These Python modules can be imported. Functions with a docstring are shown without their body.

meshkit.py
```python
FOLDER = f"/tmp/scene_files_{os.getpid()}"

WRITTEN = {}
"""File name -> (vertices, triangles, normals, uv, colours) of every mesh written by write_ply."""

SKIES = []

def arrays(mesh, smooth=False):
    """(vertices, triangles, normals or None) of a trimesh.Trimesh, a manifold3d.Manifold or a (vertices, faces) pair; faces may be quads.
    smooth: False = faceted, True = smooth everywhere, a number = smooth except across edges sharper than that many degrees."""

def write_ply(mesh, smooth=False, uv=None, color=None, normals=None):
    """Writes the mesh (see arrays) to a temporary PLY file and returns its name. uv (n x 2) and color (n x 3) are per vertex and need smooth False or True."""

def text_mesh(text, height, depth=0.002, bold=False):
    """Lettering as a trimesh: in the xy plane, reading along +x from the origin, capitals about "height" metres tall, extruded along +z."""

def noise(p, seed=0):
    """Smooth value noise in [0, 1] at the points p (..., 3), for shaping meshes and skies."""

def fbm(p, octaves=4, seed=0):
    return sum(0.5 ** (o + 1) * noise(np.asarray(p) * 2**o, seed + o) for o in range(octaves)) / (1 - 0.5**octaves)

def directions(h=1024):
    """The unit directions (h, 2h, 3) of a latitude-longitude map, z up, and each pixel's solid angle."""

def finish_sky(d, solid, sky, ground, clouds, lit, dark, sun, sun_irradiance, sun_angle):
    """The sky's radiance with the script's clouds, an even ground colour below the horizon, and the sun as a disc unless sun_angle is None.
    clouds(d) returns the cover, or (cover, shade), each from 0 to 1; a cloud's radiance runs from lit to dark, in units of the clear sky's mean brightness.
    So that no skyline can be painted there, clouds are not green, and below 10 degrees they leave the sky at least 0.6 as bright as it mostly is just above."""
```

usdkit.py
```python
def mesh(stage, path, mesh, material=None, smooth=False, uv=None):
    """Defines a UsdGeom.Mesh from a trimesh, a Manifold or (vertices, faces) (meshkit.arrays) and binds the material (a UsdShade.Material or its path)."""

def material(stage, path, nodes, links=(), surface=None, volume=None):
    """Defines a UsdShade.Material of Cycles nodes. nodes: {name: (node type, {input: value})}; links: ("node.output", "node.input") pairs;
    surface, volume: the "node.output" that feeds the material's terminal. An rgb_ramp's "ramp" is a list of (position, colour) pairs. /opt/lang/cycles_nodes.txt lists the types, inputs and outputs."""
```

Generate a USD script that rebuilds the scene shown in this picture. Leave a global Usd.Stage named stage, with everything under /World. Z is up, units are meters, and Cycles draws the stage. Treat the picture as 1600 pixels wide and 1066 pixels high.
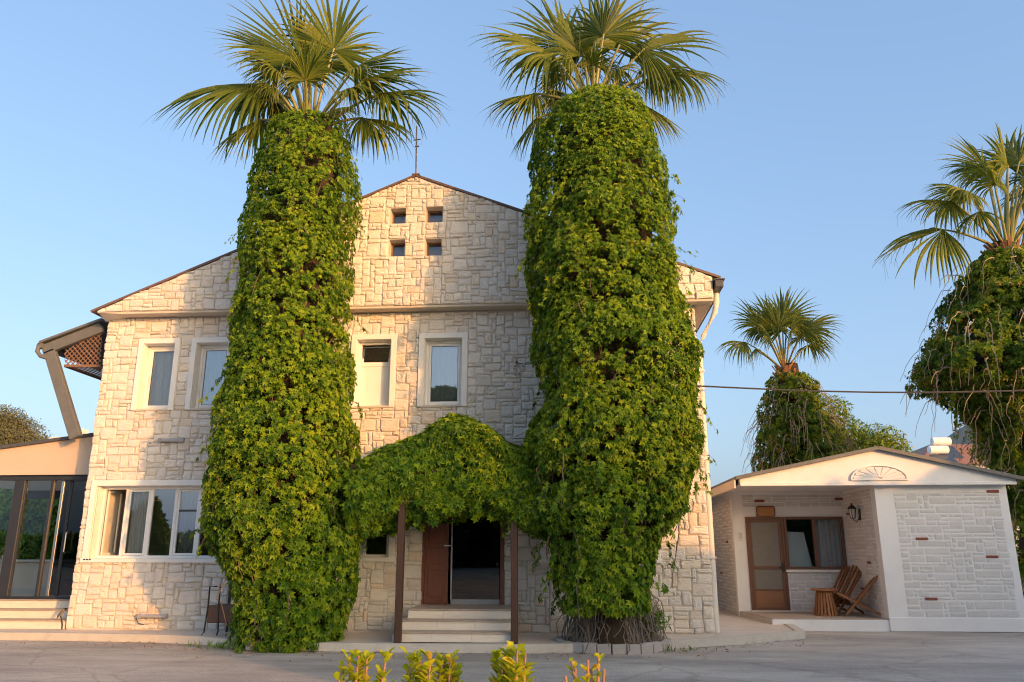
import math
import numpy as np
import trimesh
import usdkit, meshkit
from pxr import Usd, UsdGeom, UsdLux, UsdShade, Gf, Sdf, Vt
from shapely.geometry import Polygon, box as sbox
from shapely.ops import unary_union
from shapely import affinity

stage = Usd.Stage.CreateInMemory()
UsdGeom.SetStageUpAxis(stage, 'Z')
UsdGeom.SetStageMetersPerUnit(stage, 1.0)
UsdGeom.Xform.Define(stage, '/World')
UsdGeom.Scope.Define(stage, '/World/Looks')

# ------------------------------------------------------------------ camera, sky, sun
CAM_BACK, EYE, YAW, PITCH, FOCAL = 15.0, 1.55, math.radians(4.2), math.radians(14.95), 1225.0
EXPOSURE = 1.52
SUN_AZ, SUN_EL = math.radians(47), math.radians(9.5)
SUN_STRENGTH, SUN_COLOR, SKY_STRENGTH = 0.58, (0.70, 0.295, 0.072), 0.135

fw = np.array([-math.sin(YAW) * math.cos(PITCH), math.cos(YAW) * math.cos(PITCH), math.sin(PITCH)])
rt = np.array([math.cos(YAW), math.sin(YAW), 0.0])
up = np.cross(rt, fw)
EYE_AT = np.array([0.0, -CAM_BACK, EYE])
cam = UsdGeom.Camera.Define(stage, '/World/camera')
cam.CreateFocalLengthAttr(FOCAL / 1600 * 36)
cam.CreateHorizontalApertureAttr(36.0)
cam.CreateVerticalApertureAttr(36.0 * 682 / 1024)
cam.CreateExposureAttr(EXPOSURE)
cam.CreateClippingRangeAttr(Gf.Vec2f(0.05, 5000))
cam.CreateFStopAttr(0.0)
m4 = Gf.Matrix4d(*rt, 0, *up, 0, *(-fw), 0, *EYE_AT, 1)
UsdGeom.Xformable(cam).AddTransformOp().Set(m4)

sun_dir = np.array([math.sin(SUN_AZ) * math.cos(SUN_EL), -math.cos(SUN_AZ) * math.cos(SUN_EL), math.sin(SUN_EL)])
dome = UsdLux.DomeLight.Define(stage, '/World/sky')
sky_mat = usdkit.material(stage, '/World/Looks/sky_look', {
    's': ('sky_texture', {'sky_type': 'single_scattering', 'sun_disc': False, 'sun_elevation': SUN_EL, 'sun_rotation': math.atan2(sun_dir[0], sun_dir[1]), 'air_density': 1.0, 'aerosol_density': 4.0, 'ozone_density': 1.0, 'altitude': 20.0}),
    'h': ('mix_color', {'blend_type': 'mix', 'fac': .46, 'b': (.80, 1.42, 2.6), 'use_clamp': False, 'use_clamp_result': False}),
    'b': ('background_shader', {'strength': SKY_STRENGTH})}, [('s.color', 'h.a'), ('h.result', 'b.color')], surface='b.background')
UsdShade.MaterialBindingAPI.Apply(dome.GetPrim()).Bind(sky_mat)
sun = UsdLux.DistantLight.Define(stage, '/World/sun')
sun.CreateIntensityAttr(SUN_STRENGTH); sun.CreateNormalizeAttr(True); sun.CreateAngleAttr(0.5); sun.CreateColorAttr(Gf.Vec3f(*SUN_COLOR))
zx = np.cross([0, 0, 1.0], sun_dir); zx /= np.linalg.norm(zx); zy = np.cross(sun_dir, zx)
UsdGeom.Xformable(sun).AddTransformOp().Set(Gf.Matrix4d(*zx, 0, *zy, 0, *sun_dir, 0, 0, 0, 0, 1))

# ------------------------------------------------------------------ helpers
def at(px, py, y):
    """where the line of sight through a pixel of the 1600 px photograph meets the upright plane at depth y"""
    d = fw + rt * (px - 800) / FOCAL - up * (py - 533) / FOCAL
    return EYE_AT + d * ((y + CAM_BACK) / d[1])
def to_px(p):
    q = np.asarray(p) - EYE_AT; z = q @ fw
    return np.stack([800 + FOCAL * (q @ rt) / z, 533 - FOCAL * (q @ up) / z, z], -1)

used = {}
def path_for(name, parent=None):
    base = (str(parent.GetPath()) if parent is not None else '/World') + '/' + name
    n = used.get(base, 0); used[base] = n + 1
    return base if n == 0 else f'{base}_{n:03d}'
def tag(p, label=None, cat=None, group=None, kind=None):
    for k, v in (('label', label), ('category', cat), ('group', group), ('kind', kind)):
        if v: p.SetCustomDataByKey(k, v)
    return p
def obj(name, mesh, mat, parent=None, smooth=False, label=None, cat=None, group=None, kind=None):
    tone = None
    if isinstance(mesh, tuple) and len(mesh) == 3: tone, mesh, smooth = mesh[2], mesh[:2], False
    um = usdkit.mesh(stage, path_for(name, parent), mesh, mat, smooth=smooth); p = um.GetPrim()
    if tone is not None: UsdGeom.PrimvarsAPI(um).CreatePrimvar('tone', Sdf.ValueTypeNames.FloatArray, 'vertex').Set(Vt.FloatArray.FromNumpy(np.asarray(tone, np.float32)))
    return tag(p, label, cat, group, kind)
def thing(name, label, cat, group=None, loc=None, rotz=0.0):
    x = UsdGeom.Xform.Define(stage, path_for(name))
    if loc is not None:
        x.AddTranslateOp().Set(Gf.Vec3d(*map(float, loc)))
        if rotz: x.AddRotateZOp().Set(rotz)
    return tag(x.GetPrim(), label, cat, group)
def cat(*ms):
    vs, fs, n = [], [], 0
    for m in ms:
        v, f = (m.vertices, m.faces) if hasattr(m, 'faces') else m
        v = np.asarray(v, float); f = np.asarray(f, int)
        vs.append(v); fs.append(f + n); n += len(v)
    return np.vstack(vs), np.vstack(fs)
def bx(x0, x1, y0, y1, z0, z1, bev=0.0):
    """a box, its edges chamfered by bev"""
    s = np.array([x1 - x0, y1 - y0, z1 - z0], float); c = np.array([x0 + x1, y0 + y1, z0 + z1]) / 2
    if bev <= 0 or bev * 2.2 > s.min():
        m = trimesh.creation.box(s)
    else:
        pts = []
        for sx in (-1, 1):
            for sy in (-1, 1):
                for sz in (-1, 1):
                    h = s / 2
                    pts += [(sx * (h[0] - bev), sy * (h[1] - bev), sz * h[2]), (sx * (h[0] - bev), sy * h[1], sz * (h[2] - bev)), (sx * h[0], sy * (h[1] - bev), sz * (h[2] - bev))]
        m = trimesh.convex.convex_hull(np.array(pts))
    m.apply_translation(c)
    return np.array(m.vertices), np.array(m.faces)
def bar(a, b, w, h=None, upv=(0, 0, 1)):
    """a rectangular bar from a to b"""
    a, b = np.asarray(a, float), np.asarray(b, float); h = h or w
    d = b - a; L = np.linalg.norm(d); d = d / L
    u = np.asarray(upv, float)
    if abs(d @ u) > .97: u = np.array([0, 1.0, 0])
    s = np.cross(d, u); s /= np.linalg.norm(s); u = np.cross(s, d)
    v, f = bx(-w / 2, w / 2, 0, L, -h / 2, h / 2, min(w, h) * .12)
    return v[:, :1] * s + v[:, 1:2] * d + v[:, 2:] * u + a, f
def tube(pts, r, sides=5):
    p = np.asarray(pts, float); n = len(p)
    t = np.gradient(p, axis=0); t /= np.linalg.norm(t, axis=1, keepdims=True) + 1e-12
    ref = np.where(np.abs(t[:, 2:]) < .9, [0, 0, 1.0], [1.0, 0, 0])
    a = np.cross(t, ref); a /= np.linalg.norm(a, axis=1, keepdims=True) + 1e-12
    b = np.cross(t, a); ang = np.arange(sides) * 2 * np.pi / sides
    rr = np.broadcast_to(r, (n,))[:, None, None]
    v = p[:, None] + rr * (np.cos(ang)[None, :, None] * a[:, None] + np.sin(ang)[None, :, None] * b[:, None])
    i, j = np.meshgrid(np.arange(n - 1), np.arange(sides), indexing='ij')
    q = np.stack([i * sides + j, i * sides + (j + 1) % sides, (i + 1) * sides + (j + 1) % sides, (i + 1) * sides + j], -1).reshape(-1, 4)
    caps = [[0, k + 1, k] for k in range(1, sides - 1)] + [[(n - 1) * sides, (n - 1) * sides + k, (n - 1) * sides + k + 1] for k in range(1, sides - 1)]
    return v.reshape(-1, 3), np.vstack([q[:, [0, 1, 2]], q[:, [0, 2, 3]], caps])
def prism(poly, y0, y1):
    """a polygon (x, z) of shapely, holes included, made solid between depths y0 and y1"""
    out = []
    for g in getattr(poly, 'geoms', [poly]):
        m = trimesh.creation.extrude_polygon(g, abs(y1 - y0), engine='earcut')
        v = np.array(m.vertices); out.append((np.stack([v[:, 0], y1 - v[:, 2], v[:, 1]], 1), np.array(m.faces)))
    return cat(*out)
def lathe(profile, n=16, loc=(0, 0, 0)):
    m = trimesh.creation.revolve(np.array(profile, float), sections=n)
    return np.array(m.vertices) + np.array(loc), np.array(m.faces)
def frame_mesh(x0, x1, z0, z1, w, y0, y1, bottom=True, bev=.004):
    """a window frame: two stiles, head and (if asked for) sill rail, butted"""
    ms = [bx(x0, x0 + w, y0, y1, z0, z1, bev), bx(x1 - w, x1, y0, y1, z0, z1, bev), bx(x0 + w, x1 - w, y0, y1, z1 - w, z1, bev)]
    if bottom: ms.append(bx(x0 + w, x1 - w, y0, y1, z0, z0 + w, bev))
    return cat(*ms)

# ------------------------------------------------------------------ materials
L = '/World/Looks/'
def mat(name, stops, scale=6.0, rough=.7, bump=0.0, bscale=40.0, detail=5.0, metallic=0.0, spec=.4, island=None, coat=0.0, dist=.02, stretch=None, fac=1.0):
    """procedural surface: noise through a colour ramp, with fine relief; island mixes in a tone that varies from piece to piece"""
    n = {'g': ('geometry', {}), 'n': ('noise_texture', {'scale': scale, 'detail': detail, 'roughness': .6}), 'r': ('rgb_ramp', {'ramp': stops}),
         'p': ('principled_bsdf', {'roughness': rough, 'metallic': metallic, 'specular_ior_level': spec, 'coat_weight': coat})}
    l = [('n.fac', 'r.fac')]
    if stretch:
        n['mp'] = ('mapping', {'scale': stretch}); l += [('g.position', 'mp.vector'), ('mp.vector', 'n.vector')]
    else:
        l += [('g.position', 'n.vector')]
    if island:
        n['o'] = ('object_info', {}); n['tn'] = ('attribute', {'attribute': 'tone'}); n['ad'] = ('math', {'math_type': 'add'}); n['fr'] = ('math', {'math_type': 'fraction'})
        n['ir'] = ('rgb_ramp', {'ramp': island}); n['mx'] = ('mix_color', {'blend_type': 'multiply', 'fac': 1.0})
        l += [('o.random', 'ad.value1'), ('tn.fac', 'ad.value2'), ('ad.value', 'fr.value1'), ('fr.value', 'ir.fac'), ('r.color', 'mx.a'), ('ir.color', 'mx.b'), ('mx.result', 'p.base_color')]
    else:
        l.append(('r.color', 'p.base_color'))
    if bump:
        n['bn'] = ('noise_texture', {'scale': bscale, 'detail': 6.0, 'roughness': .65}); n['b'] = ('bump', {'strength': bump, 'distance': dist})
        l += [('mp.vector' if stretch else 'g.position', 'bn.vector'), ('bn.fac', 'b.height'), ('b.normal', 'p.normal')]
    return usdkit.material(stage, L + name, n, l, surface='p.BSDF')
def leaf_mat(name, stops, trans=.35, rough=.45, clump=.0, cscale=1.3, spec=.35):
    """leaves: tone from leaf to leaf, slow change across the plant, light passing through"""
    n = {'g': ('geometry', {}), 'o': ('object_info', {}), 'tn': ('attribute', {'attribute': 'tone'}), 'ad': ('math', {'math_type': 'add'}), 'fr': ('math', {'math_type': 'fraction'}), 'r': ('rgb_ramp', {'ramp': stops}),
         'n': ('noise_texture', {'scale': cscale, 'detail': 2.0}), 'mr': ('map_range', {'from_min': .35, 'from_max': .65, 'to_min': -clump, 'to_max': clump}), 'a2': ('math', {'math_type': 'add', 'use_clamp': True}),
         'p': ('principled_bsdf', {'roughness': rough, 'specular_ior_level': spec}), 't': ('translucent_bsdf', {}), 'm': ('mix_closure', {'fac': trans}),
         'br': ('mix_color', {'blend_type': 'multiply', 'fac': 1.0, 'b': (1.6, 1.5, .7), 'use_clamp_result': False})}
    l = [('o.random', 'ad.value1'), ('tn.fac', 'ad.value2'), ('ad.value', 'fr.value1'), ('g.position', 'n.vector'), ('n.fac', 'mr.value'), ('fr.value', 'a2.value1'), ('mr.result', 'a2.value2'),
         ('a2.value', 'r.fac'), ('r.color', 'p.base_color'), ('r.color', 'br.a'), ('br.result', 't.color'), ('p.BSDF', 'm.closure1'), ('t.BSDF', 'm.closure2')]
    return usdkit.material(stage, L + name, n, l, surface='m.closure')
def glass_mat(name, tint=(.9, .93, .95), base=.02, mul=1.1):
    n = {'f': ('fresnel', {'IOR': 1.52}), 't': ('transparent_bsdf', {'color': tint}), 'g': ('glossy_bsdf', {'color': (1, 1, 1), 'roughness': .01}), 'a': ('math', {'math_type': 'multiply_add', 'value2': mul, 'value3': base}), 'm': ('mix_closure', {}),
         'gm': ('geometry', {}), 'n': ('noise_texture', {'scale': .9, 'detail': 1.0}), 'b': ('bump', {'strength': .035, 'distance': .05})}
    return usdkit.material(stage, L + name, n, [('f.fac', 'a.value1'), ('a.value', 'm.fac'), ('t.BSDF', 'm.closure1'), ('g.BSDF', 'm.closure2'), ('gm.position', 'n.vector'), ('n.fac', 'b.height'), ('b.normal', 'g.normal')], surface='m.closure')

M = {}
M['stone'] = mat('pale_limestone', [(0, (.56, .515, .46)), (.35, (.72, .68, .625)), (.6, (.77, .735, .685)), (1, (.82, .79, .75))], 5.0, .9, .9, 20.0, island=[(0, (.88, .83, .77)), (.25, (1, .98, .95)), (.5, (.92, .90, .89)), (.72, (1, .97, .93)), (.88, (.99, .92, .84)), (.95, (.95, .83, .70)), (1, (.87, .80, .73))], dist=.03, spec=.25, stretch=(1, 1, 2.0))
M['mortar'] = mat('pale_mortar', [(0, (.50, .455, .41)), (1, (.63, .585, .535))], 9.0, .95, .4, 60.0, spec=.2)
M['plaster'] = mat('cream_plaster', [(0, (.50, .44, .37)), (1, (.60, .54, .46))], 2.5, .9, .15, 70.0, spec=.2)
M['white'] = mat('white_trim_paint', [(0, (.66, .64, .60)), (.5, (.74, .72, .68)), (1, (.78, .76, .73))], 3.0, .55, .08, 60.0)
M['pvc'] = mat('white_window_plastic', [(0, (.70, .69, .66)), (1, (.78, .77, .75))], 4.0, .35)
M['panel'] = mat('white_panel', [(0, (.70, .70, .68)), (1, (.76, .76, .74))], 2.0, .45)
M['glass'] = glass_mat('window_glass')
M['dark_glass'] = glass_mat('dark_glass', (.30, .31, .32), .01, .9)
M['porch_glass'] = glass_mat('porch_glass', (.9, .93, .92), .0, .6)
M['sky_glass'] = glass_mat('reflecting_glass', (.8, .84, .86), .16, 2.0)
M['curtain'] = mat('grey_net_curtain', [(0, (.34, .33, .31)), (1, (.54, .53, .50))], 14.0, .9, stretch=(1, 1, .05))
M['white_curtain'] = mat('white_curtain', [(0, (.50, .50, .46)), (1, (.66, .66, .61))], 9.0, .9, stretch=(1, 1, .05))
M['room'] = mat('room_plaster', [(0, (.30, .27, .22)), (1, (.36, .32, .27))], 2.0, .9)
M['roof'] = mat('brown_roof_sheet', [(0, (.10, .06, .05)), (1, (.17, .11, .09))], 5.0, .6, .2, 30)
M['gutter'] = mat('dark_gutter_metal', [(0, (.05, .05, .055)), (1, (.08, .08, .085))], 5.0, .45)
M['pipe'] = mat('cream_downpipe', [(0, (.58, .54, .48)), (1, (.66, .62, .56))], 5.0, .45)
M['brown_wood'] = mat('dark_red_wood', [(0, (.095, .028, .013)), (.5, (.16, .048, .021)), (1, (.22, .075, .032))], 10.0, .4, .25, 40.0, stretch=(3, 3, .25), coat=.2)
M['post_wood'] = mat('post_wood', [(0, (.034, .016, .010)), (1, (.080, .036, .021))], 12.0, .55, .3, 40.0, stretch=(3, 3, .2))
M['lattice'] = mat('lattice_wood', [(0, (.14, .075, .045)), (1, (.25, .14, .085))], 12.0, .7)
M['grey_beam'] = mat('grey_painted_beam', [(0, (.085, .088, .085)), (1, (.15, .15, .145))], 6.0, .5, .1)
M['bronze'] = mat('dark_window_metal', [(0, (.016, .018, .023)), (1, (.026, .029, .037))], 5.0, .4)
M['chrome'] = mat('polished_metal', [(0, (.62, .58, .50)), (1, (.72, .68, .60))], 3.0, .22, metallic=1.0)
M['fascia'] = mat('peach_fascia', [(0, (.47, .37, .28)), (1, (.53, .42, .33))], 1.2, .7, spec=.3)
M['tile'] = mat('beige_step_tile', [(0, (.54, .475, .39)), (.5, (.64, .58, .49)), (1, (.70, .64, .55))], 4.0, .35, .05, 50, stretch=(1, 1, 9))
M['tread'] = mat('beige_tread_stone', [(0, (.30, .24, .19)), (1, (.40, .33, .27))], 8.0, .5, .1)
M['terrace'] = mat('terrace_paving', [(0, (.42, .36, .30)), (.5, (.52, .455, .39)), (1, (.60, .535, .465))], 3.0, .7, .12, 40)
M['kerb'] = mat('terrace_edge', [(0, (.34, .31, .27)), (.4, (.46, .43, .38)), (1, (.56, .53, .47))], 6.0, .85, .3, 40)
M['curb_stone'] = mat('grey_kerb_stone', [(0, (.30, .28, .26)), (1, (.46, .43, .40))], 9.0, .9, .4, 50, island=[(0, (.88, .88, .88)), (1, (1, 1, 1))])
M['cot_paint'] = mat('white_wall_paint', [(0, (.60, .595, .59)), (.5, (.68, .68, .678)), (1, (.74, .74, .738))], 2.2, .85, .2, 50, spec=.25)
M['cot_stone'] = mat('grey_white_stone', [(0, (.48, .47, .455)), (.5, (.58, .575, .565)), (1, (.67, .665, .655))], 14.0, .9, .5, 55.0, island=[(0, (.86, .86, .85)), (.5, (1, 1, 1)), (1, (.92, .91, .89))], dist=.012, spec=.2)
M['cot_mortar'] = mat('white_mortar', [(0, (.68, .67, .655)), (1, (.78, .775, .765))], 9.0, .9, .3, 70)
M['brick'] = mat('red_brick', [(0, (.16, .045, .030)), (1, (.26, .085, .055))], 25.0, .85, .3, 60)
M['cot_wood'] = mat('brown_joinery', [(0, (.085, .036, .018)), (.5, (.13, .056, .028)), (1, (.18, .08, .04))], 10.0, .4, .2, 40, stretch=(3, 3, .2), coat=.15)
M['cot_rail'] = mat('brown_panel', [(0, (.17, .075, .032)), (1, (.25, .115, .05))], 10.0, .45, .2, 40, stretch=(.3, 3, 4))
M['mesh_screen'] = mat('grey_door_screen', [(0, (.13, .12, .105)), (1, (.19, .175, .155))], 10.0, .6)
M['chair'] = mat('orange_brown_wood', [(0, (.16, .062, .022)), (.5, (.26, .105, .038)), (1, (.34, .15, .06))], 12.0, .5, .2, 40, island=[(0, (.75, .75, .75)), (1, (1, 1, 1))])
M['sign'] = mat('varnished_sign_wood', [(0, (.16, .06, .015)), (.5, (.33, .14, .035)), (1, (.42, .20, .06))], 9.0, .35, .2, 30, stretch=(1, 1, 4))
M['black'] = mat('black_metal', [(0, (.014, .014, .015)), (1, (.028, .028, .03))], 8.0, .45)
M['lamp_glass'] = mat('frosted_lamp_glass', [(0, (.42, .40, .36)), (1, (.52, .50, .46))], 8.0, .25)
M['grey_metal'] = mat('grey_lamp_metal', [(0, (.28, .28, .29)), (1, (.40, .40, .41))], 8.0, .4, metallic=.2)
M['rust'] = mat('brown_box_metal', [(0, (.10, .052, .034)), (1, (.16, .085, .058))], 9.0, .6, .2)
M['bottle'] = mat('pale_bottle', [(0, (.48, .48, .46)), (1, (.58, .58, .56))], 8.0, .15)
M['ground'] = None
M['olive'] = leaf_mat('olive_leaves', [(0, (.085, .085, .035)), (.5, (.13, .125, .055)), (1, (.19, .17, .085))], .3)
M['vine'] = leaf_mat('creeper_leaves', [(0, (.034, .090, .005)), (.3, (.078, .160, .007)), (.6, (.145, .235, .009)), (.9, (.22, .305, .012)), (1, (.29, .345, .018))], .40, .45, .12, 1.2)
M['palm'] = leaf_mat('palm_blades', [(0, (.044, .072, .012)), (.4, (.090, .122, .018)), (.75, (.155, .18, .026)), (1, (.21, .21, .04))], .38, .5, spec=.2)
M['petiole'] = mat('palm_stalk', [(0, (.15, .16, .035)), (1, (.25, .23, .06))], 6.0, .4)
M['skirt'] = mat('dead_palm_fibre', [(0, (.022, .015, .009)), (.5, (.05, .033, .02)), (1, (.095, .062, .038))], 9.0, .9, .8, 30, stretch=(4, 4, .7), dist=.05)
M['stub'] = mat('cut_frond_bases', [(0, (.16, .075, .035)), (1, (.34, .18, .085))], 9.0, .8, .3)
M['twig'] = mat('bare_vine_stems', [(0, (.085, .055, .036)), (1, (.20, .14, .09))], 10.0, .85)
M['twig_pale'] = mat('pale_bare_stems', [(0, (.22, .15, .095)), (1, (.44, .33, .22))], 10.0, .85)
M['twig_grey'] = mat('grey_dead_stems', [(0, (.14, .115, .10)), (1, (.30, .26, .22))], 10.0, .85)
M['back_leaf'] = leaf_mat('dark_creeper_leaves', [(0, (.035, .085, .008)), (.4, (.10, .175, .012)), (.85, (.20, .26, .018)), (1, (.30, .25, .04))], .4, .45, .15)
M['tree_leaf'] = leaf_mat('garden_tree_leaves', [(0, (.018, .045, .010)), (.5, (.035, .075, .014)), (1, (.075, .115, .022))], .3)
M['shrub'] = leaf_mat('yellow_green_leaves', [(0, (.20, .25, .012)), (.5, (.33, .37, .018)), (.9, (.45, .42, .025)), (1, (.48, .30, .05))], .4, .6, spec=.2)
M['shrub_stem'] = mat('pink_brown_stems', [(0, (.24, .12, .075)), (1, (.42, .25, .17))], 12.0, .7, .2)
M['grass'] = leaf_mat('young_green_leaves', [(0, (.05, .12, .012)), (.6, (.11, .20, .02)), (1, (.17, .26, .03))], .4)
M['hill'] = mat('scrub_hill', [(0, (.075, .075, .06)), (.5, (.13, .12, .095)), (1, (.22, .19, .15))], .06, .95, detail=8.0)
M['far_wall'] = mat('pale_house_wall', [(0, (.55, .52, .46)), (1, (.62, .58, .52))], 1.0, .9)
M['far_roof'] = mat('red_tile_roof', [(0, (.20, .085, .06)), (1, (.30, .14, .10))], 3.0, .9, .5, 12)
M['tank'] = mat('white_tank', [(0, (.66, .64, .6)), (1, (.72, .70, .66))], 3.0, .35)
M['panel_blue'] = mat('dark_solar_glass', [(0, (.02, .03, .05)), (1, (.04, .05, .075))], 3.0, .15)
M['cable'] = mat('cable_rubber', [(0, (.03, .028, .027)), (1, (.06, .055, .05))], 8.0, .6)
M['antenna'] = mat('antenna_metal', [(0, (.10, .095, .09)), (1, (.18, .17, .16))], 8.0, .5, metallic=.4)
M['planter'] = mat('planter_wall', [(0, (.40, .34, .28)), (1, (.52, .45, .38))], 3.0, .9, .2)
M['soil'] = mat('dry_soil', [(0, (.06, .045, .032)), (1, (.14, .105, .075))], 9.0, .95, .6, 30)
gn = {'g': ('geometry', {}), 'mp': ('mapping', {'scale': (.35, 1.0, 1.0)}), 'n1': ('noise_texture', {'scale': .55, 'detail': 9.0, 'roughness': .74}), 'r1': ('rgb_ramp', {'ramp': [(.30, (.22, .20, .172)), (.46, (.355, .32, .28)), (.55, (.45, .405, .352)), (.68, (.57, .515, .45))]}),
      'n2': ('noise_texture', {'scale': 38.0, 'detail': 4.0, 'roughness': .7}), 'r2': ('rgb_ramp', {'ramp': [(.34, (.55, .55, .56)), (.5, (.95, .95, .95)), (.68, (1.0, .98, .95))]}), 'mx': ('mix_color', {'blend_type': 'multiply', 'fac': .9}),
      'v': ('voronoi_texture', {'feature': 'distance_to_edge', 'scale': .42}), 'nd': ('noise_texture', {'scale': 1.7, 'detail': 4.0}), 'va': ('mix_vector', {'fac': (.22)}), 'rc': ('rgb_ramp', {'ramp': [(0, (.62, .60, .58)), (.004, (.78, .76, .74)), (.010, (1, 1, 1))]}), 'mc': ('mix_color', {'blend_type': 'multiply', 'fac': .55}),
      'p': ('principled_bsdf', {'roughness': .85, 'specular_ior_level': .3}), 'b': ('bump', {'strength': .5, 'distance': .02})}
M['ground'] = usdkit.material(stage, L + 'worn_concrete', gn, [('g.position', 'mp.vector'), ('mp.vector', 'n1.vector'), ('n1.fac', 'r1.fac'), ('g.position', 'n2.vector'), ('n2.fac', 'r2.fac'), ('r1.color', 'mx.a'), ('r2.color', 'mx.b'),
      ('g.position', 'nd.vector'), ('g.position', 'va.a'), ('nd.color', 'va.b'), ('va.result', 'v.vector'), ('v.distance', 'rc.fac'), ('mx.result', 'mc.a'), ('rc.color', 'mc.b'), ('mc.result', 'p.base_color'), ('n2.fac', 'b.height'), ('b.normal', 'p.normal')], surface='p.BSDF')

# ------------------------------------------------------------------ ground, terrace, hill
gx = np.unique(np.concatenate([np.linspace(-900, -20, 12), np.linspace(-20, 20, 81), np.linspace(20, 900, 12)]))
gy = np.unique(np.concatenate([np.linspace(-900, -20, 12), np.linspace(-20, 14, 69), np.linspace(14, 1200, 12)]))
X, Y = np.meshgrid(gx, gy, indexing='ij')
Zg = (meshkit.fbm(np.stack([X * .5, Y * .5, X * 0], -1), 3, 4) - .5) * .03
Zg[(np.abs(X) > 20) | (Y > 14) | (Y < -20)] = -.02
i, j = np.meshgrid(np.arange(len(gx) - 1), np.arange(len(gy) - 1), indexing='ij'); w = len(gy)
obj('ground', (np.stack([X, Y, Zg], -1).reshape(-1, 3), np.stack([i * w + j, (i + 1) * w + j, (i + 1) * w + j + 1, i * w + j + 1], -1).reshape(-1, 4)), M['ground'], smooth=True, kind='structure')
edge = [(-14.5, -.75), (-9.5, -.78), (-7.2, -.95), (-6.3, -1.2), (-5.6, -1.6), (-4.8, -1.85), (-3.6, -1.98), (-2.0, -2.02), (-.6, -1.92), (.2, -1.75), (1.6, -1.2), (2.9, -.5), (4.2, .55), (4.35, 1.9)]
def grow(pts, d):
    p = Polygon(pts + [(4.35, 6), (-14.5, 6)]).buffer(d, join_style=2); return p
terr = Polygon(edge + [(4.35, 6), (-14.5, 6)])
m = trimesh.creation.extrude_polygon(terr, .112, engine='earcut'); obj('terrace', m, M['terrace'], kind='structure')
kerb = Polygon(edge + [(4.35, 6), (-14.5, 6)]).buffer(.025).difference(Polygon(edge + [(4.35, 6), (-14.5, 6)]).buffer(-.13))
m = trimesh.creation.extrude_polygon(kerb, .13, engine='earcut'); obj('terrace_kerb', m, M['kerb'], kind='structure')
hx = np.linspace(60, 520, 60); hy = np.linspace(300, 620, 24)
X, Y = np.meshgrid(hx, hy, indexing='ij')
prof = np.interp(X, [60, 120, 160, 176, 190, 205, 222, 240, 270, 330, 420, 520], [0, 8, 30, 46, 56, 62, 70, 79, 88, 98, 90, 50]) * (Y + 15) / 445
Zh = prof * np.exp(-((Y - 430) / 110.0) ** 2) + (meshkit.fbm(np.stack([X * .05, Y * .05, X * 0], -1), 4, 8) - .5) * 9 - 3
i, j = np.meshgrid(np.arange(59), np.arange(23), indexing='ij')
obj('hill', (np.stack([X, Y, Zh], -1).reshape(-1, 3), np.stack([i * 24 + j, (i + 1) * 24 + j, (i + 1) * 24 + j + 1, i * 24 + j + 1], -1).reshape(-1, 4)), M['hill'], smooth=True, kind='structure')

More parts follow.
